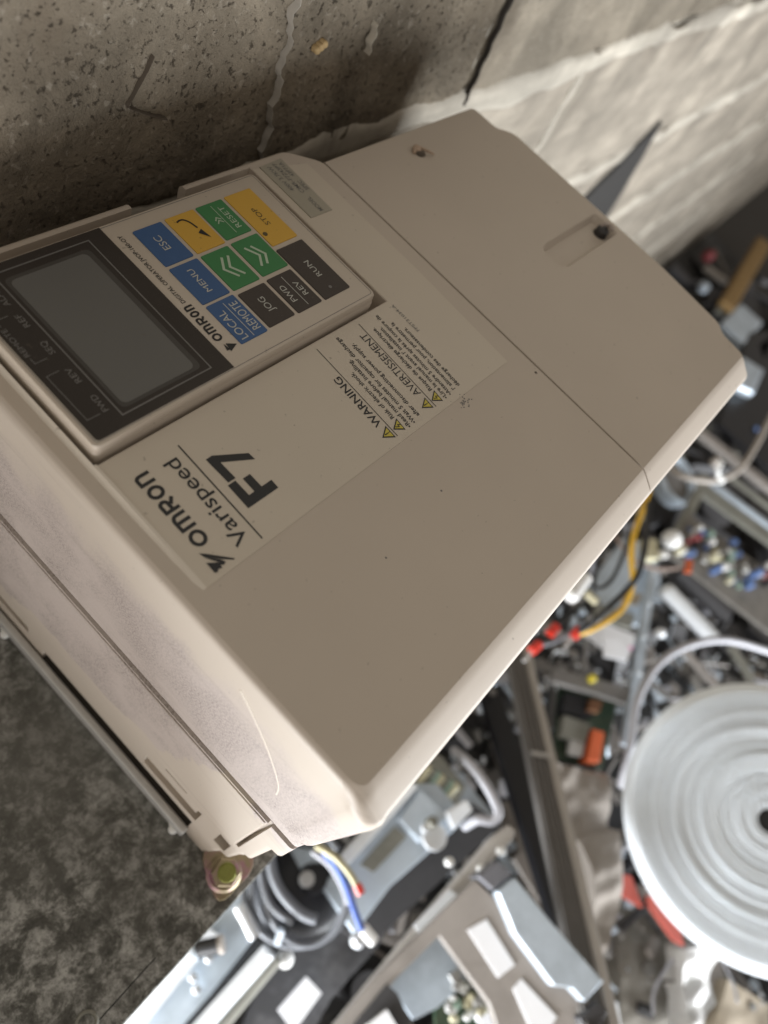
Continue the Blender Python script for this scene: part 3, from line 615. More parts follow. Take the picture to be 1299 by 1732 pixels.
# big reel of pale banding
c=atd(1303,1389,3.12); nrm=(CAM-c).normalized()*.80+Vector((0,-.05,1))*.28; nrm.normalize()
r=thing('banding_reel',c-nrm*.14,'large round pale blue-white reel of flat banding at the right picture edge','reel')
pr=[(.60,-.03)]
R_.seed(3); h=0; rad=.598
prof=[(.602,-.05),(.600,.004)]
steps={.575:.010,.44:-.006,.405:.010,.36:-.008,.33:.006,.235:-.008,.20:.006}
while rad>.06:
    d=.0048; 
    k_=.003+.005*R_.random(); prof.append((rad-d*.25,h+k_)); prof.append((rad-d*.8,h+k_)); prof.append((rad-d,h-(.014 if R_.random()<.22 else .001))); rad-=d
    h+=R_.uniform(-.0013,.0013)-(h)*.06; h+= .5*((.012 if abs(rad-.43)<.0025 else 0)-(.014 if abs(rad-.395)<.0025 else 0)+(.010 if abs(rad-.30)<.0025 else 0)-(.012 if abs(rad-.235)<.0025 else 0)+(.009 if abs(rad-.16)<.0025 else 0)-(.014 if abs(rad-.555)<.0025 else 0))
prof+= [(.052,h),(.050,-.06)]
MB().lathe(c,nrm,[(q*.930,w_) for q,w_ in prof],120).build('wound_band',REEL,r,smooth=50)
MB().lathe(c,nrm,[(q*.930,w_) for q,w_ in [(.640,-.095),(.655,-.09),(.655,-.070),(.640,-.062),(.610,-.055),(.59,-.055)]],120).build('rear_flange',REEL,r,smooth=35)
MB().lathe(c,nrm,[(q*.930,w_) for q,w_ in [(.606,-.045),(.628,-.040),(.632,-.026),(.618,-.012),(.606,-.008),(.600,-.02)]],120).build('rim_hoop',REEL,r,smooth=35)
MB().lathe(c,nrm,[(.0505,-.03),(.0505,h+.003),(.002,h+.003)],32).build('hub_shade_disc',VOID,r)  # black disc painting the shade down the hub opening

# ribbed grey trunking and black bar
a=at(867,1085,-2.35); b=at(1016,1770,-1.72)
parts=[]
m=MB(); m.beam(a,b,.105,.03); parts.append(('trunking_base',m,RIBM))
for k in range(4):
    m=MB(); m.beam(a,b,.010,.02,off=.040-.024*k,lift=.012); parts.append(('rib',m,RIBM))
m=MB(); m.beam(a,b,.040,.05,off=-.066,lift=.02); parts.append(('lit_side_wall',m,TAUPEL,dict(bevel=.004)))  # paler colour paints the light along this wall
mid=a.lerp(b,.38); d=(b-a).normalized(); m=MB(); m.beam(mid,mid+d*.018,.10,.02,lift=.022,off=-.01); parts.append(('joint_cover',m,ALU))
T('cable_trunking',parts,'long ribbed grey cable trunking with a side wall coloured pale as if lit, leaning left of the pale reel','trunking')
a=at(832,1170,-2.55); b=at(985,1640,-2.05); m=MB(); m.beam(a,b,.12,.06); one('black_bar',m,BLACKP,'matt black bar lying along the left side of the ribbed trunking','bar',bevel=.006)
m=MB(); m.beam(at(864,1262,-2.44),at(884,1310,-2.4),.085,.03); one('steel_clip',m,ZINC,'short steel clip across the black bar','clip',bevel=.004)
m=MB(); m.beam(at(825,1190,-2.7),at(850,1300,-2.65),.03,.03); one('thin_strut',m,TAUPE,'thin dull strut left of the black bar near the drive edge','strut')
m=MB(); m.beam(at(770,1290,-2.75),at(850,1330,-2.7),.07,.03); one('dull_flat_bar',m,TAUPE,'dull flat bar crossing under the black bar','bar')
# cloth
def clothmesh(px,z,seed,amp,mt,name,label,cat,n=26):
    # px: four corner picture points
    A,B,C,D=[at(p[0],p[1],z) for p in px]; vs=[];fs=[]
    for j in range(n+1):
        for i in range(n+1):
            u=i/n;v=j/n; p=A.lerp(B,u).lerp(D.lerp(C,u),v)
            e=min(u,1-u,v,1-v); p=p+Vector((0,0,amp*(noise.noise(Vector((p.x*3+p.y*2,p.y*3.5,seed)))+.22*noise.noise(Vector((p.x*12+p.y*5,p.y*14,seed))))-(.12 if e==0 else 0)))
            if e==0: p=p+Vector((noise.noise(Vector((p.x*5,p.y*5,1)))*.05,noise.noise(Vector((p.x*5,p.y*5,7)))*.05,0))
            vs.append(p)
    for j in range(n):
        for i in range(n): a=j*(n+1)+i; fs.append((a,a+1,a+n+2,a+n+1))
    m=MB(); m.add(vs,fs); return one(name,m,mt,label,cat,smooth=70)
clothmesh([(930,1285),(1030,1300),(1052,1560),(960,1400)],-2.35,2,.09,CLOTH,'cloth_bag','crumpled tan cloth bag between the ribbed trunking and the pale reel','bag')
clothmesh([(985,1400),(1058,1400),(1050,1520),(1012,1660)],-2.30,9,.07,CLOTH,'cloth_scrap','tan cloth scrap with dark folds, hanging below the cloth bag','cloth')
clothmesh([(850,1350),(905,1345),(960,1600),(905,1560)],-2.62,12,.05,CLOTH,'sacking','tan sacking seen under the black bar','sacking')
clothmesh([(1030,1480),(1180,1545),(1290,1760),(1040,1760)],-2.62,22,.10,CARD,'cardboard_sheet','worn grey-brown cardboard sheet at the lower right below the reel','cardboard')
clothmesh([(1150,1600),(1215,1590),(1225,1700),(1165,1760)],-2.42,31,.12,PAPR,'plastic_film','crumpled clear plastic film on the cardboard beside the reel','film')
clothmesh([(1225,1650),(1310,1700),(1310,1770),(1200,1760)],-2.5,33,.03,BRNB,'brown_board','pale brown board in the lower right corner','board')
m=MB(); m.slab([(1096,1515),(1135,1520),(1158,1600),(1140,1590),(1100,1535)],-2.35,.02); one('red_foil',m,REDF,'larger red foil scrap beside the pale reel','foil')
m=MB(); m.slab([(1054,1478),(1068,1482),(1088,1535),(1052,1515)],-2.38,.02); one('red_foil',m,REDF,'smaller red foil scrap beside the cloth bag','foil')

# dark board with orange connector
P=[('board',MB().slab([(948,1150),(1045,1180),(1020,1300),(940,1285)],-2.42,.03),PCB),('connector',MB().slab([(1003,1232),(1023,1238),(1015,1290),(993,1286)],-2.34,.08),ORG,dict(bevel=.006)),
('coil_core',MB().slab([(955,1210),(1000,1225),(990,1255),(950,1245)],-2.36,.05),OLIV),('chip',MB().slab([(965,1250),(990,1254),(985,1280),(962,1275)],-2.37,.03),ALU),('dark_block',MB().slab([(958,1172),(1008,1182),(1000,1215),(950,1205)],-2.36,.06),BLACKP),('brown_coil',MB().slab([(1000,1182),(1020,1186),(1014,1204),(996,1200)],-2.33,.04),mat('brown_coil',(.16,.07,.03),.5))]
T('circuit_board',P,'dark green circuit board with an orange connector, left of the pale reel','circuit board')
m=MB(); m.slab([(938,1128),(1075,1165),(1068,1190),(935,1152)],-2.30,.05); one('bracket_rail',m,RIBM,'grey bracket rail running above the green circuit board','rail',bevel=.006)
m=MB(); m.lathe(at(998,1149,-2.29),(0,0,1),[(.020,0),(.020,.03),(.014,.035),(.002,.035)],14); one('yellow_stub',m,YELP,'small yellow cap on the grey bracket rail','cap',smooth=40)
m=MB(); m.beam(at(948,1115,-2.5),at(930,1240,-2.5),.022,.02); one('thin_rod',m,RIBM,'thin grey rod between the trunking and the green circuit board','rod')
m=MB(); m.slab([(900,1110),(940,1125),(935,1140),(893,1125)],-2.5,.03); one('flat_scrap',m,RIBM,'short grey flat scrap under the red wire terminals','scrap')
# steel struts and grey hose
a=at(1108,945,-2.45); b=at(1062,1260,-2.25); P=[('strut_web',MB().beam(a,b,.055,.03),ZINC)]
for k in range(5): q=a.lerp(b,.1+.19*k); P.append(('rivet',MB().lathe(q,(0,0,1),[(.012,0),(.012,.01),(.002,.014)],10),ZINCW))
T('steel_strut',P,'pale steel strut with rivets running down towards the reel','strut')
m=MB(); m.tube([at(u,v,z) for u,v,z in ((1050,1330,-2.3),(1066,1262,-2.15),(1078,1185,-2.1),(1112,1125,-2.08),(1165,1092,-2.08),(1230,1083,-2.1),(1310,1105,-2.15))],.021,10,8); one('grey_hose',m,GCABL,'pale grey hose arching over the top of the pale reel','hose',smooth=60)
m=MB(); m.tube([at(u,v,z) for u,v,z in ((1055,1360,-2.45),(1058,1280,-2.4),(1072,1230,-2.38),(1060,1180,-2.36))],.014,8,8); one('grey_hose',m,RIBM,'short dark grey hose left of the pale reel','hose',smooth=60)
m=MB(); m.beam(at(1160,1100,-2.35),at(1215,1160,-2.35),.04,.03); one('flat_bar',m,TAUPE,'dull flat bar under the arch of the pale grey hose','bar')
m=MB(); m.beam(at(1238,1090,-2.4),at(1275,1150,-2.4),.05,.03); one('flat_bar',m,OLIV,'khaki flat bar behind the top of the pale reel','bar')
m=MB(); m.beam(at(1098,1150,-2.5),at(1135,1178,-2.5),.03,.03); one('flat_bar',m,RIBM,'short grey bar in the dark left of the hose arch','bar')
# papers and white things
m=MB(); m.slab([(1000,1045),(1075,1075),(1065,1100),(1030,1105),(985,1070)],-2.35,.01); one('white_paper',m,WHITE,'crumpled white paper right of the red wire terminals','paper')
m=MB(); m.slab([(1020,1078),(1074,1082),(1060,1118),(1022,1110)],-2.30,.01); one('white_paper',m,WHITE,'smaller white paper scrap with a pink spot, lowest beside the strut','paper')
m=MB(); m.lathe(at(1067,1096,-2.295),(0,0,1),[(.012,0),(.011,.004),(.002,.004)],12); one('pink_dot',m,mat('pink',(.8,.35,.55),.5,bump=0),'pink spot on the small white paper','sticker')
m=MB(); a=at(1128,1000,-2.35); b=at(1205,1080,-2.35); m.tube([a,b],.048,14,0); m.lathe(a,(a-b),[(.048,0),(.04,.025),(.01,.035)],14); one('white_tube',m,ZINCW,'bright white tube above the grey hose arch','tube',smooth=50)
m=MB(); m.tube([at(1150,965,-2.6),at(1230,1040,-2.6)],.07,14,0); one('dark_tube',m,DKM,'dark metal tube just behind the bright white tube','tube',smooth=50)
m=MB(); m.lathe(at(1136,912,-2.3),(-.2,-.3,1),[(.02,-.05),(.052,-.035),(.060,0),(.052,.035),(.02,.05)],20); one('white_ball',m,WPL,'round white knob on the scrap right of the yellow wire','knob',smooth=60)
m=MB(); m.slab([(1090,908),(1112,912),(1116,945),(1092,945)],-2.2,.06); one('cream_block',m,CRP,'small cream plastic block beside the yellow wire','block',bevel=.008)
m=MB(); m.lathe(at(1121,938,-2.2),(-.5,-.3,1),[(.02,-.03),(.028,0),(.02,.03),(.003,.034)],14); one('white_bead',m,WPL,'small white cap beside the cream plastic block','cap',smooth=60)
m=MB(); m.lathe(at(1118,1070,-2.2),(0,0,1),[(.026,-.02),(.028,0),(.018,.02),(.003,.024)],14); one('bright_nut',m,ZINCW,'bright dome nut beside the bright white tube','nut',smooth=60)
m=MB(); m.slab([(1000,985),(1060,905),(1108,930),(1118,985),(1085,1060),(1030,1040)],-2.5,.04); one('zinc_sheet',m,ZINC,'pale zinc panel behind the yellow and black wires','panel',bevel=.006)
m=MB(); m.slab([(1058,1000),(1088,1005),(1080,1022),(1052,1015)],-2.4,.03); one('brown_clip',m,BRNB,'small brown clip on the pale zinc panel','clip',bevel=.004)
m=MB(); m.slab([(1010,1020),(1075,1040),(1068,1062),(1005,1045)],-2.45,.03); one('khaki_plate',m,OLIV,'khaki plate below the pale zinc panel','plate')
_b=at(1135,812,-2.62); T('steel_cup',[('cup_wall',MB().lathe(_b,(.1,-.25,1),[(.20,-.05),(.215,.04),(.205,.06),(.175,.06),(.165,.012)],40),ZINC,dict(smooth=40)),('cup_inside',MB().lathe(_b,(.1,-.25,1),[(.163,.014),(.163,.018),(.01,.018)],32),RIBM)],'round pale steel cup behind the yellow wire','cup')
m=MB(); m.beam(at(1185,830,-2.5),at(1150,900,-2.5),.07,.05); one('khaki_strut',m,OLIV,'khaki arm right of the round steel cup','arm',bevel=.01)

# component board upper right
brd=thing('component_board',at(1220,920,-2.5),'grey board crowded with capacitors and small parts at the right edge','circuit board')
MB().slab([(1165,868),(1310,975),(1310,1075),(1130,935)],-2.5,.03).build('board',GBRD,brd)
R_.seed(11); mats=[CRP,BLP,WPL,ALU,OLIV,CRP,WPL,GREENP,BLACKP,BLP,GBRD,mat('dull_red',(.3,.06,.06),.5)]
for k in range(46):
    t=R_.random(); s=R_.gauss(0,.32); u=1160+t*140+s*-26; v=905+t*92+s*40
    p=at(u,v,-2.49); r=R_.uniform(.010,.026); hh=R_.uniform(.03,.09); mt=R_.choice(mats); m=MB()
    if k%2: m.lathe(p,(0,0,1),[(r,0),(r,hh),(r*.8,hh+.004),(r*.1,hh+.004)],14); m.build('capacitor',mt,brd,smooth=40)
    else: m.beam(p,p+Vector((R_.uniform(-1,1),R_.uniform(-1,1),0)).normalized()*r*2.6,r*1.5,hh*.7,lift=hh*.7); m.build('component',mt,brd)
m=MB(); m.slab([(1190,800),(1310,890),(1310,925),(1165,820)],-2.75,.03); one('khaki_sheet',m,OLIV,'khaki sheet edge above the component board','sheet')
m=MB(); m.beam(at(1205,815,-2.6),at(1320,900,-2.6),.045,.03); one('silver_rail',m,ZINC,'silver rail above the component board','rail',bevel=.006)
m=MB(); m.beam(at(1230,800,-2.65),at(1320,868,-2.65),.035,.03); one('silver_rail',m,OLIV,'thinner dull rail parallel to the silver rail','rail')
m=MB(); m.beam(at(1185,728,-2.6),at(1320,835,-2.6),.085,.05); one('taupe_channel',m,TAUPE,'taupe steel channel under the beige cable loop','channel',bevel=.008)
m=MB(); m.slab([(1265,560),(1310,560),(1310,800),(1215,715)],-2.9,.05); one('black_case',m,BLACKP,'glossy black case with a blue lamp at the right edge','case',bevel=.02)
m=MB(); m.lathe(at(1279,725,-2.89),(0,0,1),[(.024,0),(.022,.012),(.003,.014)],14); one('blue_lamp',m,BLP,'small blue button on the glossy black case','button',smooth=50)
P=[('cable',MB().tube([at(u,v,z) for u,v,z in ((1120,778,-2.3),(1150,803,-2.15),(1190,813,-2.1),(1217,812,-2.1),(1250,795,-2.1),(1278,755,-2.1),(1312,690,-2.1))],.019,10,8),BEIGEC,dict(smooth=60)),('cable_tie',MB().tube([at(1212,812,-2.085),at(1221,811,-2.085)],.027,10,0),WPL),('tie_tail',MB().tube([at(1216,808,-2.07),at(1214,795,-2.02),at(1221,783,-2.0)],.014,6,5),WPL)]
T('beige_cable',P,'beige cable loop held by a white tie beyond the lower corner of the drive','cable')
m=MB(); m.lathe(at(1206,786,-2.3),(.3,.2,1),[(.03,0),(.034,.03),(.02,.06),(.004,.06)],12); one('beige_plug',m,BEIGEC,'beige plug beside the white cable tie','plug',smooth=40)
# far things at the wall foot
m=MB(); m.slab([(1222,545),(1255,512),(1292,545),(1260,582)],-2.9,.22); one('grey_box',m,ZINC,'pale grey box just beyond the lower right corner of the drive','box',bevel=.02)
m=MB(); m.slab([(1282,582),(1310,560),(1310,615),(1290,610)],-2.9,.2); one('grey_box',m,ZINC,'second grey box cut by the right picture edge','box',bevel=.02)
m=MB(); m.slab([(1255,600),(1295,625),(1278,665),(1245,650)],-2.8,.1); one('frosted_lamp',m,ZINC,'bluish frosted glass piece below the pale grey box','glass piece',bevel=.03)
m=MB(); m.beam(at(1232,515,-3.4),at(1296,405,-3.3),.20,.10); one('wood_piece',m,WOOD,'ochre wooden piece at the right edge near the wall foot','wood',bevel=.03)
m=MB(); m.lathe(at(1193,437,-3.5),(0,-.2,1),[(.065,0),(.07,.08),(.04,.12),(.01,.13)],14); one('red_stub',m,mat('dull_red_cap',(.16,.02,.022),.5),'dull red cap in the dark scrap at the wall foot','cap',smooth=50)
m=MB(); m.beam(at(1195,450,-3.55),at(1230,475,-3.5),.09,.05); one('grey_flat',m,TAUPEL,'pale grey flat piece beside the dull red cap','scrap')
m=MB(); m.lathe(at(1186,490,-3.4),(0,0,1),[(.06,0),(.06,.08),(.02,.1)],12); one('grey_stub',m,ZINC,'small grey stub close to the end of the drive','stub',smooth=50)
m=MB(); m.beam(at(1210,420,-3.6),at(1235,470,-3.5),.05,.05); one('grey_rod',m,RIBM,'grey rod right of the dull red cap','rod')

# wires coming from under the drive
WZ=-1.55
def wire(pts,z,r,mt,name,label,cat='wire'): 
    m=MB(); m.tube([at(u,v,zz if zz else z) for u,v,zz in [(p+(0,))[:3] for p in pts]],r,9,8); return m,mt
P=[('wire',MB().tube([at(u,v,z) for u,v,z in ((1100,820,-1.5),(1087,862,-1.5),(1072,905,-1.5),(1068,945,-1.52),(1070,985,-1.55),(1052,1030,-1.6),(1010,1060,-1.62),(980,1072,-1.65))],.0125,10,8),YW,dict(smooth=60)),
('terminal_sleeve',MB().tube([at(981,1064,-1.65),at(969,1078,-1.67)],.020,12,0),REDP),('terminal_tip',MB().tube([at(968,1079,-1.67),at(955,1096,-1.68)],.0065,8,0),ALU)]
T('yellow_wire',P,'yellow wire with a red crimp terminal hanging from under the drive','wire')
P=[('wire',MB().tube([at(u,v,z) for u,v,z in ((1098,850,-1.4),(1094,890,-1.42),(1090,930,-1.45),(1079,972,-1.5),(1060,997,-1.53),(1025,1032,-1.54),(998,1056,-1.58),(978,1068,-1.62))],.0135,10,8),BW,dict(smooth=60))]
T('black_wire',P,'thick black wire twisted round the yellow wire','wire')
P=[('wire',MB().tube([at(u,v,z) for u,v,z in ((1066,880,-1.6),(1062,915,-1.6),(1050,950,-1.6),(1035,980,-1.6),(1018,994,-1.6),(1005,990,-1.6),(1010,960,-1.6),(1022,925,-1.6))],.0095,8,8),BW,dict(smooth=60))]
T('black_wire',P,'black wire making a narrow loop below the drive edge','wire')
P=[('wire',MB().tube([at(u,v,z) for u,v,z in ((985,1020,-1.7),(965,1040,-1.7),(948,1056,-1.7),(940,1062,-1.7))],.0105,8,6),BW,dict(smooth=60)),('terminal_sleeve',MB().tube([at(941,1059,-1.7),at(930,1073,-1.7)],.020,12,0),REDP)]
T('black_wire',P,'short black wire ending in the middle red crimp terminal','wire')
P=[('wire',MB().tube([at(u,v,z) for u,v,z in ((985,1050,-1.72),(960,1072,-1.72),(935,1086,-1.72),(915,1091,-1.72))],.011,8,6),GCAB,dict(smooth=60)),('terminal_sleeve',MB().tube([at(912,1089,-1.7),at(899,1101,-1.7)],.020,12,0),REDP),('terminal_tip',MB().tube([at(899,1101,-1.7),at(886,1118,-1.7)],.007,8,0),ALU)]
T('grey_wire',P,'grey wire ending in the red crimp terminal nearest the drive edge','wire')
m=MB(); m.tube([at(990,975,-1.6),at(966,1008,-1.62)],.034,16,0); a=at(966,1008,-1.62); d=a-at(990,975,-1.6); m.lathe(a,d,[(.034,0),(.026,.02),(.005,.028)],16); one('white_plug',m,WPL,'white plug at the edge of the drive above the red crimp terminals','plug',smooth=50)
m=MB(); m.tube([at(992,1003,-1.65),at(1008,1018,-1.66)],.020,12,0); one('cream_plug',m,CRP,'small cream plug beside the white plug','plug',smooth=50)
m=MB(); m.tube([at(u,v,-2.1) for u,v in ((1040,905),(1060,935),(1085,955),(1120,963),(1165,958))],.010,8,6); one('thin_brown_wire',m,mat('brown_wire',(.30,.22,.18),.5,bump=0),'thin brown wire passing behind the yellow wire','wire',smooth=60)
m=MB(); m.slab([(1162,946),(1173,948),(1170,968),(1160,966)],-2.08,.02); one('orange_tag',m,ORG,'tiny orange tag at the end of the thin brown wire','tag')

_c=at(760,1600,-2.0); TILT=(.42,-.16,_c.x,_c.y)
# ---- lower centre: zinc bracket and taupe frame
P=[('sheet',MB().slab([(545,1500),(690,1325),(740,1325),(790,1385),(660,1500),(600,1580)],-2.05,.03),ZINC,dict(bevel=.005)),
('folded_edge',MB().slab([(560,1465),(690,1320),(708,1330),(575,1480)],-1.98,.05),ZINCW,dict(bevel=.005)),
('raised_plate',MB().slab([(676,1385),(712,1335),(760,1380),(712,1425)],-2.00,.04),ZINC,dict(bevel=.004)),
('olive_patch',MB().slab([(610,1462),(668,1398),(688,1415),(632,1475)],-2.03,.012),OLIV),
('lug',MB().slab([(755,1372),(790,1352),(800,1370),(768,1402)],-1.98,.04),ZINCW,dict(bevel=.004)),
('bolt_head',MB().lathe(at(727,1392,-1.98),(0,0,1),[(.022,0),(.022,.03),(.014,.04),(.002,.042)],14),OLIV),
('shiny_disc',MB().lathe(at(734,1415,-2.0),(0,0,1),[(.052,0),(.050,.012),(.02,.016),(.002,.016)],24,),ZINCW,dict(smooth=40)),
('shiny_disc',MB().lathe(at(719,1400,-1.96),(0,0,1),[(.018,0),(.016,.012),(.002,.014)],14),ZINCW,dict(smooth=40))]
T('zinc_bracket',P,'pale zinc bracket with shiny discs below the rounded corner of the drive','bracket')
P=[('motor_block',MB().slab([(700,1310),(745,1275),(790,1330),(770,1370),(735,1350)],-2.2,.12),OLIV,dict(bevel=.01))]
for k in range(7):
    t=k/6; P.append(('winding',MB().tube([at(708+50*t,1325+20*t,-2.08),at(728+45*t,1298+30*t,-2.05)],.015,8,0),[CRP,OLIV,GREENP][k%3],dict(smooth=50)))
T('small_motor',P,'small khaki motor with cream windings, wedged between the drive edge and zinc bracket','motor')
m=MB(); m.slab([(765,1295),(842,1385),(822,1405),(775,1365),(750,1320)],-2.25,.03); one('zinc_plate',m,ZINC,'tapered zinc plate under the pale lilac cable','plate',bevel=.005)
m=MB(); m.tube([at(u,v,z) for u,v,z in ((768,1270,-2.2),(790,1287,-2.05),(812,1313,-2.0),(832,1345,-1.98),(843,1375,-1.98),(832,1388,-1.99),(808,1386,-2.0),(785,1398,-2.05))],.0195,10,8); one('lilac_cable',m,GCABL,'pale lilac grey cable bent sharply round the zinc plate','cable',smooth=60)
# long taupe channel
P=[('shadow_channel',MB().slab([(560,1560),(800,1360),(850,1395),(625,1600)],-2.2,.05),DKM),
('channel_bar',MB().slab([(590,1760),(560,1745),(700,1572),(832,1418),(862,1395),(872,1405),(868,1420),(800,1490)],-1.95,.05),TAUPEL,dict(bevel=.006)),
('edge_strip',MB().slab([(700,1565),(760,1505),(775,1515),(712,1580)],-1.93,.01),ZINCW)]
for u,v in ((845,1440),(812,1470),(758,1458),(800,1500)): P.append(('screw',MB().lathe(at(u,v,-1.94),(0,0,1),[(.016,0),(.016,.02),(.010,.026),(.002,.026)],12),WPL,dict(smooth=40)))
T('taupe_bar',P,'long taupe bar with a rounded end and white screws, left of the grey frame','bar')
# frame with white labels
fr=thing('label_frame',at(800,1650,-2.05),'taupe equipment frame with white labels and a window opening, at the bottom','equipment frame')
def quadhole(outer,holes,z,th,name,mt):
    o=MB().slab(outer,z,th).build(name,mt,fr)
    for h in holes: boolean(o,MB().slab(h,z+.05,th+.2))
    b=o.modifiers.new('bevel','BEVEL'); b.width=.004*K; b.segments=2; b.limit_method='ANGLE'; b.angle_limit=math.radians(40)
    return o
quadhole([(805,1488),(838,1520),(905,1600),(975,1680),(1010,1700),(1000,1790),(640,1800),(560,1745),(640,1650)],[[(668,1668),(753,1583),(792,1636),(840,1700),(870,1790),(760,1800),(700,1725)]],-1.88,.035,'face_plate',TAUPE)
MB().slab([(655,1660),(757,1570),(800,1650),(740,1705),(700,1725)],-2.02,.02).build('inner_plate',ZINC,fr)
ib=MB().slab([(735,1690),(800,1635),(880,1790),(740,1790)],-2.04,.02).build('inner_board',PCB,fr)
R_.seed(5)
for k in range(26):
    u=R_.uniform(748,832); v=R_.uniform(1655,1725); p=at(u,v,-2.03); r_=R_.uniform(.008,.02)
    (MB().lathe(p,(0,0,1),[(r_,0),(r_,.03),(r_*.2,.034)],10) if k%2 else MB().beam(p,p+Vector((r_*2,r_*R_.uniform(-1,1),0)),r_*1.5,.03,lift=.03)).build('component',R_.choice([CRP,ALU,WPL,GREENP,ZINCW,OLIV]),fr)
MB().slab([(791,1573),(823,1555),(871,1632),(843,1654)],-1.876,.004).build('white_label',WHITE,fr)
MB().slab([(868,1672),(882,1656),(942,1720),(925,1750),(895,1735)],-1.876,.004).build('white_label',WHITE,fr)
MB().slab([(808,1725),(835,1705),(862,1740),(830,1760)],-1.99,.004).build('white_label',WHITE,fr)
MB().slab([(620,1735),(655,1708),(680,1750),(650,1790)],-1.85,.02).build('white_label',WHITE,fr)
MB().slab([(585,1750),(655,1665),(672,1680),(700,1740),(680,1800),(600,1800)],-1.868,.02).build('dark_surround',DKM,fr)
MB().slab([(842,1508),(872,1484),(930,1555),(1022,1660),(990,1696),(968,1672),(938,1668),(872,1580)],-1.84,.10).build('side_box',ZINC,fr,bevel=.006)
MB().slab([(808,1482),(842,1455),(868,1478),(835,1506)],-1.86,.08).build('corner_block',mat('slate_grey',(.15,.15,.165),.5),fr,bevel=.006)
MB().slab([(980,1722),(1012,1695),(1030,1712),(1000,1760)],-1.84,.08).build('foot_block',DKM,fr,bevel=.006)
m=MB(); m.slab([(1018,1732),(1045,1695),(1058,1780),(1010,1790)],-2.2,.03); one('blue_white_sheet',m,ZINCW,'bright sheet corner under the lower end of the ribbed trunking','sheet')
# ---- lower left: zinc profile, coil of grey cable
P=[('base_sheet',MB().slab([(190,1760),(360,1560),(480,1430),(560,1440),(420,1600),(280,1780)],-2.05,.04),ZINC,dict(bevel=.005)),
('folded_lip',MB().slab([(180,1760),(200,1728),(355,1570),(372,1580),(215,1770)],-1.99,.06),ZINCW,dict(bevel=.005)),
('black_channel',MB().slab([(290,1760),(440,1590),(450,1600),(312,1760)],-2.0,.03),BLACKP),
('white_tube',MB().tube([at(455,1608,-1.96),at(330,1750,-1.96)],.030,14,0),ZINCW,dict(smooth=40)),
('khaki_tube',MB().tube([at(470,1622,-1.99),at(352,1765,-1.99)],.020,12,0),OLIV,dict(smooth=40))]
T('zinc_profile',P,'pale blue zinc profile with a white tube, just below the edge of the mottled plate','metal profile')
P=[('body',MB().tube([at(334,1606,-1.92),at(372,1598,-1.9)],.030,14,0),BLACKP,dict(smooth=40)),('end_ring',MB().tube([at(371,1598,-1.9),at(378,1596,-1.9)],.032,14,0),BEIGEC),('end_ring',MB().tube([at(328,1610,-1.92),at(334,1607,-1.92)],.033,14,0),ZINC)]
T('black_barrel',P,'small black barrel connector on the zinc profile beside the plate edge','connector')
for i,(u,v,l) in enumerate(((353,1620,'bright bolt head right under the black barrel connector'),(326,1652,'upper bolt head of the pair on the pale zinc profile'),(332,1673,'lower bolt head of the pair on the pale zinc profile'))):
    m=MB(); m.lathe(at(u,v,-2.02),(0,0,1),[(.018,0),(.018,.02),(.012,.03),(.002,.032)],6 if i else 14); one('bolt_head',m,ZINCW,l,'bolt',group='bolts on the zinc profile')
m=MB(); m.slab([(455,1625),(520,1530),(690,1500),(640,1600),(560,1690),(520,1760),(400,1770)],-2.25,.05); one('black_tray',m,mat('tray_black',(.06,.06,.065),.5,scale=50,stain=(.20,.20,.21),stain_amt=.6),'dull black metal tray under the coil of grey cable','tray')
m=MB(); m.slab([(470,1708),(518,1652),(544,1680),(497,1745)],-2.18,.01); one('white_card',m,WHITE,'blank white card lying on the black tray','card')
coil=thing('cable_coil',at(505,1500,-2.0),'coil of dark grey cable below the rounded corner of the drive','cable')
for k,(cx,cy,rx,ry,z) in enumerate(((512,1505,68,82,-1.98),(508,1512,74,80,-1.96),(518,1500,62,90,-1.93),(502,1508,80,84,-1.95))):
    P=[at(cx+1.12*rx*math.cos(math.radians(a)),cy+1.1*ry*math.sin(math.radians(a)),z+.02*math.sin(math.radians(a*2+k*60))) for a in range(-20+k*10,320+k*10,20)]
    MB().tube(P,.0130,9,4).build('cable_loop',GCAB,coil,smooth=60)
MB().tube([at(u,v,-1.9) for u,v in ((455,1440),(462,1480),(480,1515),(510,1545),(535,1555))],.020,9,6).build('cable_loop',GCAB,coil,smooth=60)
MB().tube([at(u,v,-1.9) for u,v in ((438,1450),(446,1500),(462,1535),(495,1560))],.014,9,6).build('cable_loop',GCAB,coil,smooth=60)
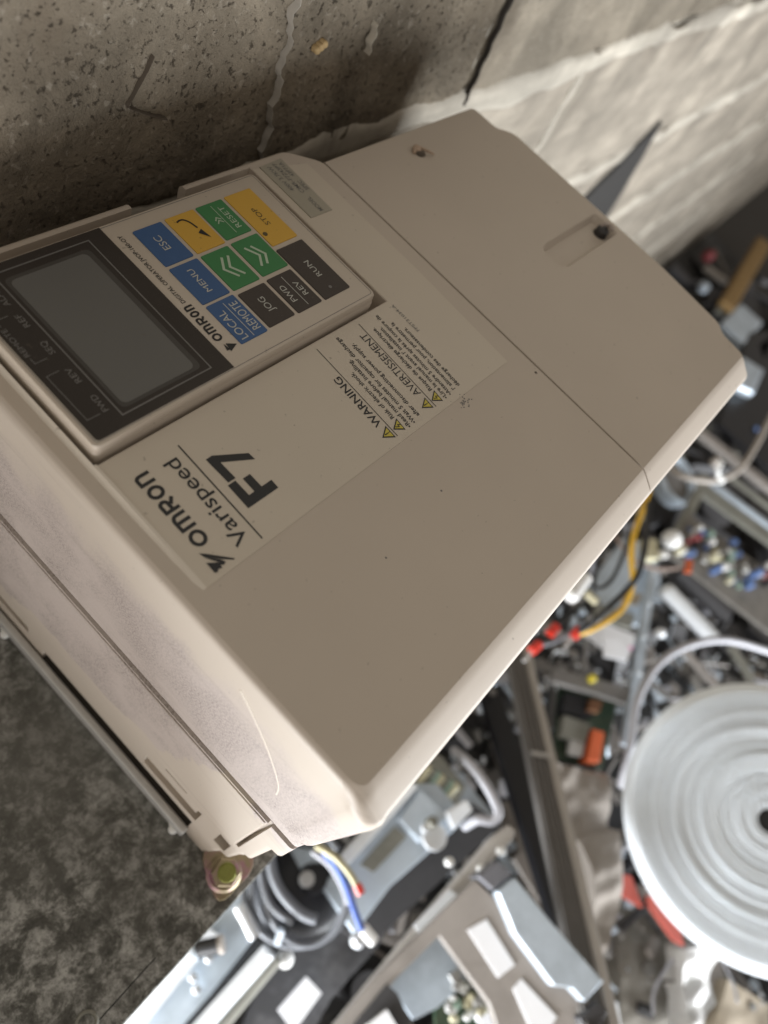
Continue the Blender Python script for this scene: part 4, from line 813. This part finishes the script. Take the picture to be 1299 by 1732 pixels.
MB().beam(at(468,1600,-1.9),at(477,1576,-1.87),.02,.02).build('cable_tie',ZINC,coil)
m=MB(); m.lathe(at(520,1487,-2.15),(0,0,1),[(.19,0),(.19,.05),(.15,.08),(.06,.085),(.05,.12),(.012,.12)],32); one('fan_motor',m,BLACKP,'round black fan motor inside the coil of grey cable','fan motor',smooth=40)
m=MB(); m.lathe(at(518,1487,-2.02),(0,0,1),[(.030,0),(.028,.02),(.010,.022),(.002,.022)],16); one('motor_nut',m,ALU,'metal nut at the centre of the round black fan motor','nut',smooth=40)
m=MB(); m.tube([at(432,1585,-1.9),at(404,1532,-1.9)],.024,12,0); one('white_sleeve',m,ZINCW,'short white sleeve between the plate edge and the cable coil','sleeve',smooth=50)
m=MB(); m.lathe(at(482,1622,-2.05),(0,0,1),[(.030,-.01),(.032,.01),(.02,.03),(.003,.034)],16); one('white_button',m,WPL,'round white button under the coil of grey cable','button',smooth=60)
m=MB(); m.tube([at(u,v,-1.75) for u,v in ((548,1440),(568,1465),(586,1500),(600,1540),(612,1572))],.0125,8,6); one('blue_wire',m,BLW,'blue wire beside the coil of grey cable','wire',smooth=60)
m=MB(); m.tube([at(u,v,-1.72) for u,v in ((535,1430),(565,1448),(590,1475),(604,1498))],.0125,8,6); m2=MB(); m2.tube([at(604,1496,-1.72),at(611,1512,-1.72)],.016,8,0)
T('cream_wire',[('wire',m,CRW,dict(smooth=60)),('red_tip',m2,REDP)],'cream wire with a red tip beside the blue wire','wire')
m=MB(); m.tube([at(u,v,-1.78) for u,v in ((528,1440),(556,1462),(575,1492),(590,1530))],.0105,8,6); one('lilac_wire',m,GCABL,'pale wire running between the cream wire and the blue wire','wire',smooth=60)
m=MB(); m.tube([at(613,1570,-1.76),at(632,1592,-1.78)],.022,10,0); one('white_connector',m,WPL,'white connector at the lower end of the blue wire','connector',smooth=50)
m=MB(); m.lathe(at(606,1591,-1.95),(0,0,1),[(.026,-.02),(.028,0),(.016,.02),(.003,.022)],14); one('pale_nut',m,ZINCW,'pale round nut left of the white connector','nut',smooth=50)
